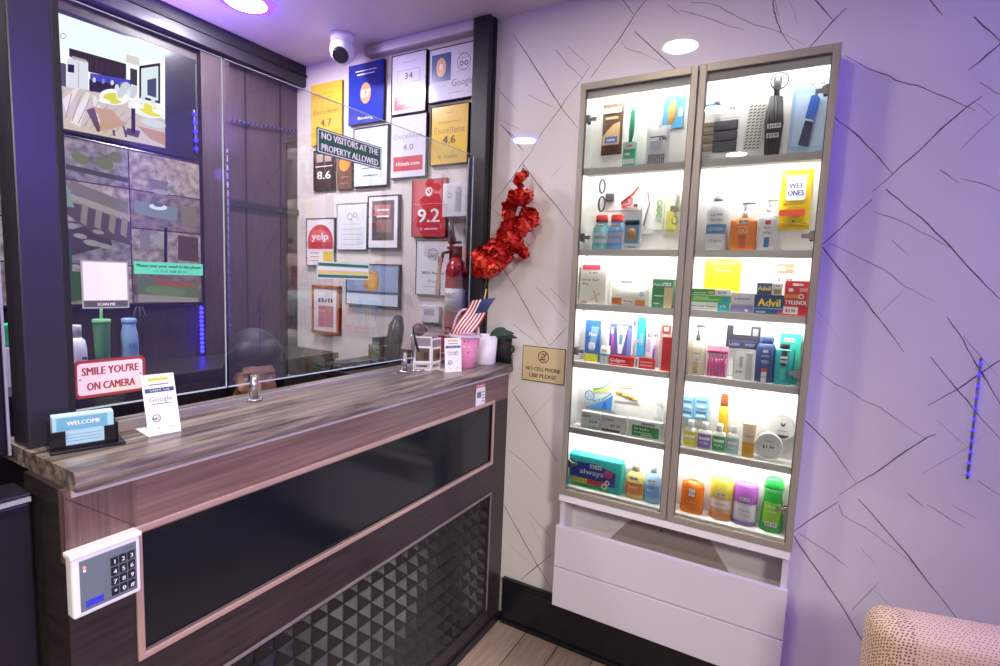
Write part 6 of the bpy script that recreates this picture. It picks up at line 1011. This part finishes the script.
hb(-.020, 0, .052, (.104,.088,.092)); hb(-.05, 0, .0, (.075,.085,.10)); hb(.012, 0, .072, (.078,.068,.055)); hb(.045, -.035, .080, (.045,.045,.04)); hb(.04, .04, .088, (.045,.042,.036)); hb(-.075, 0, -.09, (.05,.085,.10))
for s_ in (-1, 1): cap(b, H(.025, s_*.072, .06), H(-.01, s_*.088, -.04), .024, .022, 8); cap(b, H(-.01, s_*.088, -.04), H(-.03, s_*.09, -.17), .022, .016, 8)
remeshed(b, 'hair', root, HAIR, .0065, 4)
for s_ in (-1, 1):
    b = B(); b.ball(H(.072, s_*.032, .0), (.0125,.0125,.0125), M('#e9e4e0', .2), 16, 12, hr); b.ball(H(.0785, s_*.032, -.001), (.0065,.0068,.0068), M('#2a1a14', .15), 12, 8, hr); b.build('eye', root)
    b = B(); b.tube([H(.088, s_*.014, .021), H(.092, s_*.03, .027), H(.082, s_*.052, .021)], [.0025,.0032,.0015], M('#1c1614', .7), 6); b.build('eyebrow', root)
t = thing('office_stool', 'black upholstered stool under the seated clerk', 'stool', Matrix.Translation(Vector((hc.x-.05-.02, hc.y, 0))))
b = B(); b.tube([(0,0,seat-.075),(0,0,seat-.07),(0,0,seat-.02),(0,0,seat-.012)], [.17,.19,.19,.17], BLACKM, 28); b.build('seat', t); b = B(); b.tube([(0,0,.05),(0,0,seat-.07)], .025, STEEL, 14); b.build('column', t)
b = B(); b.tube([(0,0,0),(0,0,.02),(0,0,.05)], [.2,.19,.03], BLACKG, 28); b.build('base', t)

# ------------------------------------------------------------------ beige armchair at lower right
t = thing('armchair', 'beige armchair with perforated dotted upholstery at the lower right corner', 'armchair', Matrix.Translation((.222, -.515, 0)) @ Matrix.Rotation(math.radians(13), 4, 'Z'))
fab = bpy.data.materials.new('dotted_beige_leather'); fab.use_nodes = True; nt = fab.node_tree; p = nt.nodes['Principled BSDF']; p.inputs['Roughness'].default_value = .5
def node(kind, op=None, *vals):
    n = nt.nodes.new(kind)
    if op: n.operation = op
    for i, v in enumerate(vals):
        if v is None: continue
        if isinstance(v, (int, float)): n.inputs[i].default_value = v
        else: nt.links.new(v, n.inputs[i])
    return n.outputs[0]
tc = nt.nodes.new('ShaderNodeTexCoord'); sx = nt.nodes.new('ShaderNodeSeparateXYZ'); nt.links.new(tc.outputs['Object'], sx.inputs[0])
along = node('ShaderNodeMath', 'ADD', sx.outputs['Z'], sx.outputs['Y']); across = node('ShaderNodeMath', 'SUBTRACT', sx.outputs['X'], node('ShaderNodeMath', 'MULTIPLY', sx.outputs['Y'], 1.0))
cb = nt.nodes.new('ShaderNodeCombineXYZ'); nt.links.new(across, cb.inputs[0]); nt.links.new(along, cb.inputs[1])
vo = nt.nodes.new('ShaderNodeTexVoronoi'); vo.voronoi_dimensions = '2D'; vo.inputs['Scale'].default_value = 118; vo.inputs['Randomness'].default_value = .42; nt.links.new(cb.outputs[0], vo.inputs['Vector'])
band = node('ShaderNodeMath', 'LESS_THAN', sx.outputs['X'], .075)
rad = node('ShaderNodeMath', 'ADD', node('ShaderNodeMath', 'MULTIPLY', band, .10), .19)
hole = node('ShaderNodeMath', 'LESS_THAN', vo.outputs['Distance'], rad)
mx = nt.nodes.new('ShaderNodeMix'); mx.data_type = 'RGBA'; mx.inputs[6].default_value = lin('#d6b8a2'); mx.inputs[7].default_value = lin('#6f4a38'); nt.links.new(hole, mx.inputs[0]); nt.links.new(mx.outputs[2], p.inputs['Base Color'])
def cushion(b, x0, x1, y0, y1, z0, z1, bev, m): b.box(x0, x1, y0, y1, z0, z1, m, bev, 6)
def soft(o): o.data.polygons.foreach_set('use_smooth', [True]*len(o.data.polygons)); return o
b = B(); cushion(b, .0, .62, .0, .13, .36, .752, .050, fab); soft(b.build('backrest', t))
b = B(); cushion(b, .03, .59, -.50, -.002, .30, .44, .040, fab); soft(b.build('seat', t))
for sx_ in (.05, .57):
    for sy in (-.45, .08): b = B(); b.tube([(sx_, sy, 0), (sx_, sy*.97, .37 if sy > 0 else .32)], [.014, .02], M('#3b2a22', .4), 12); b.build('leg', t)
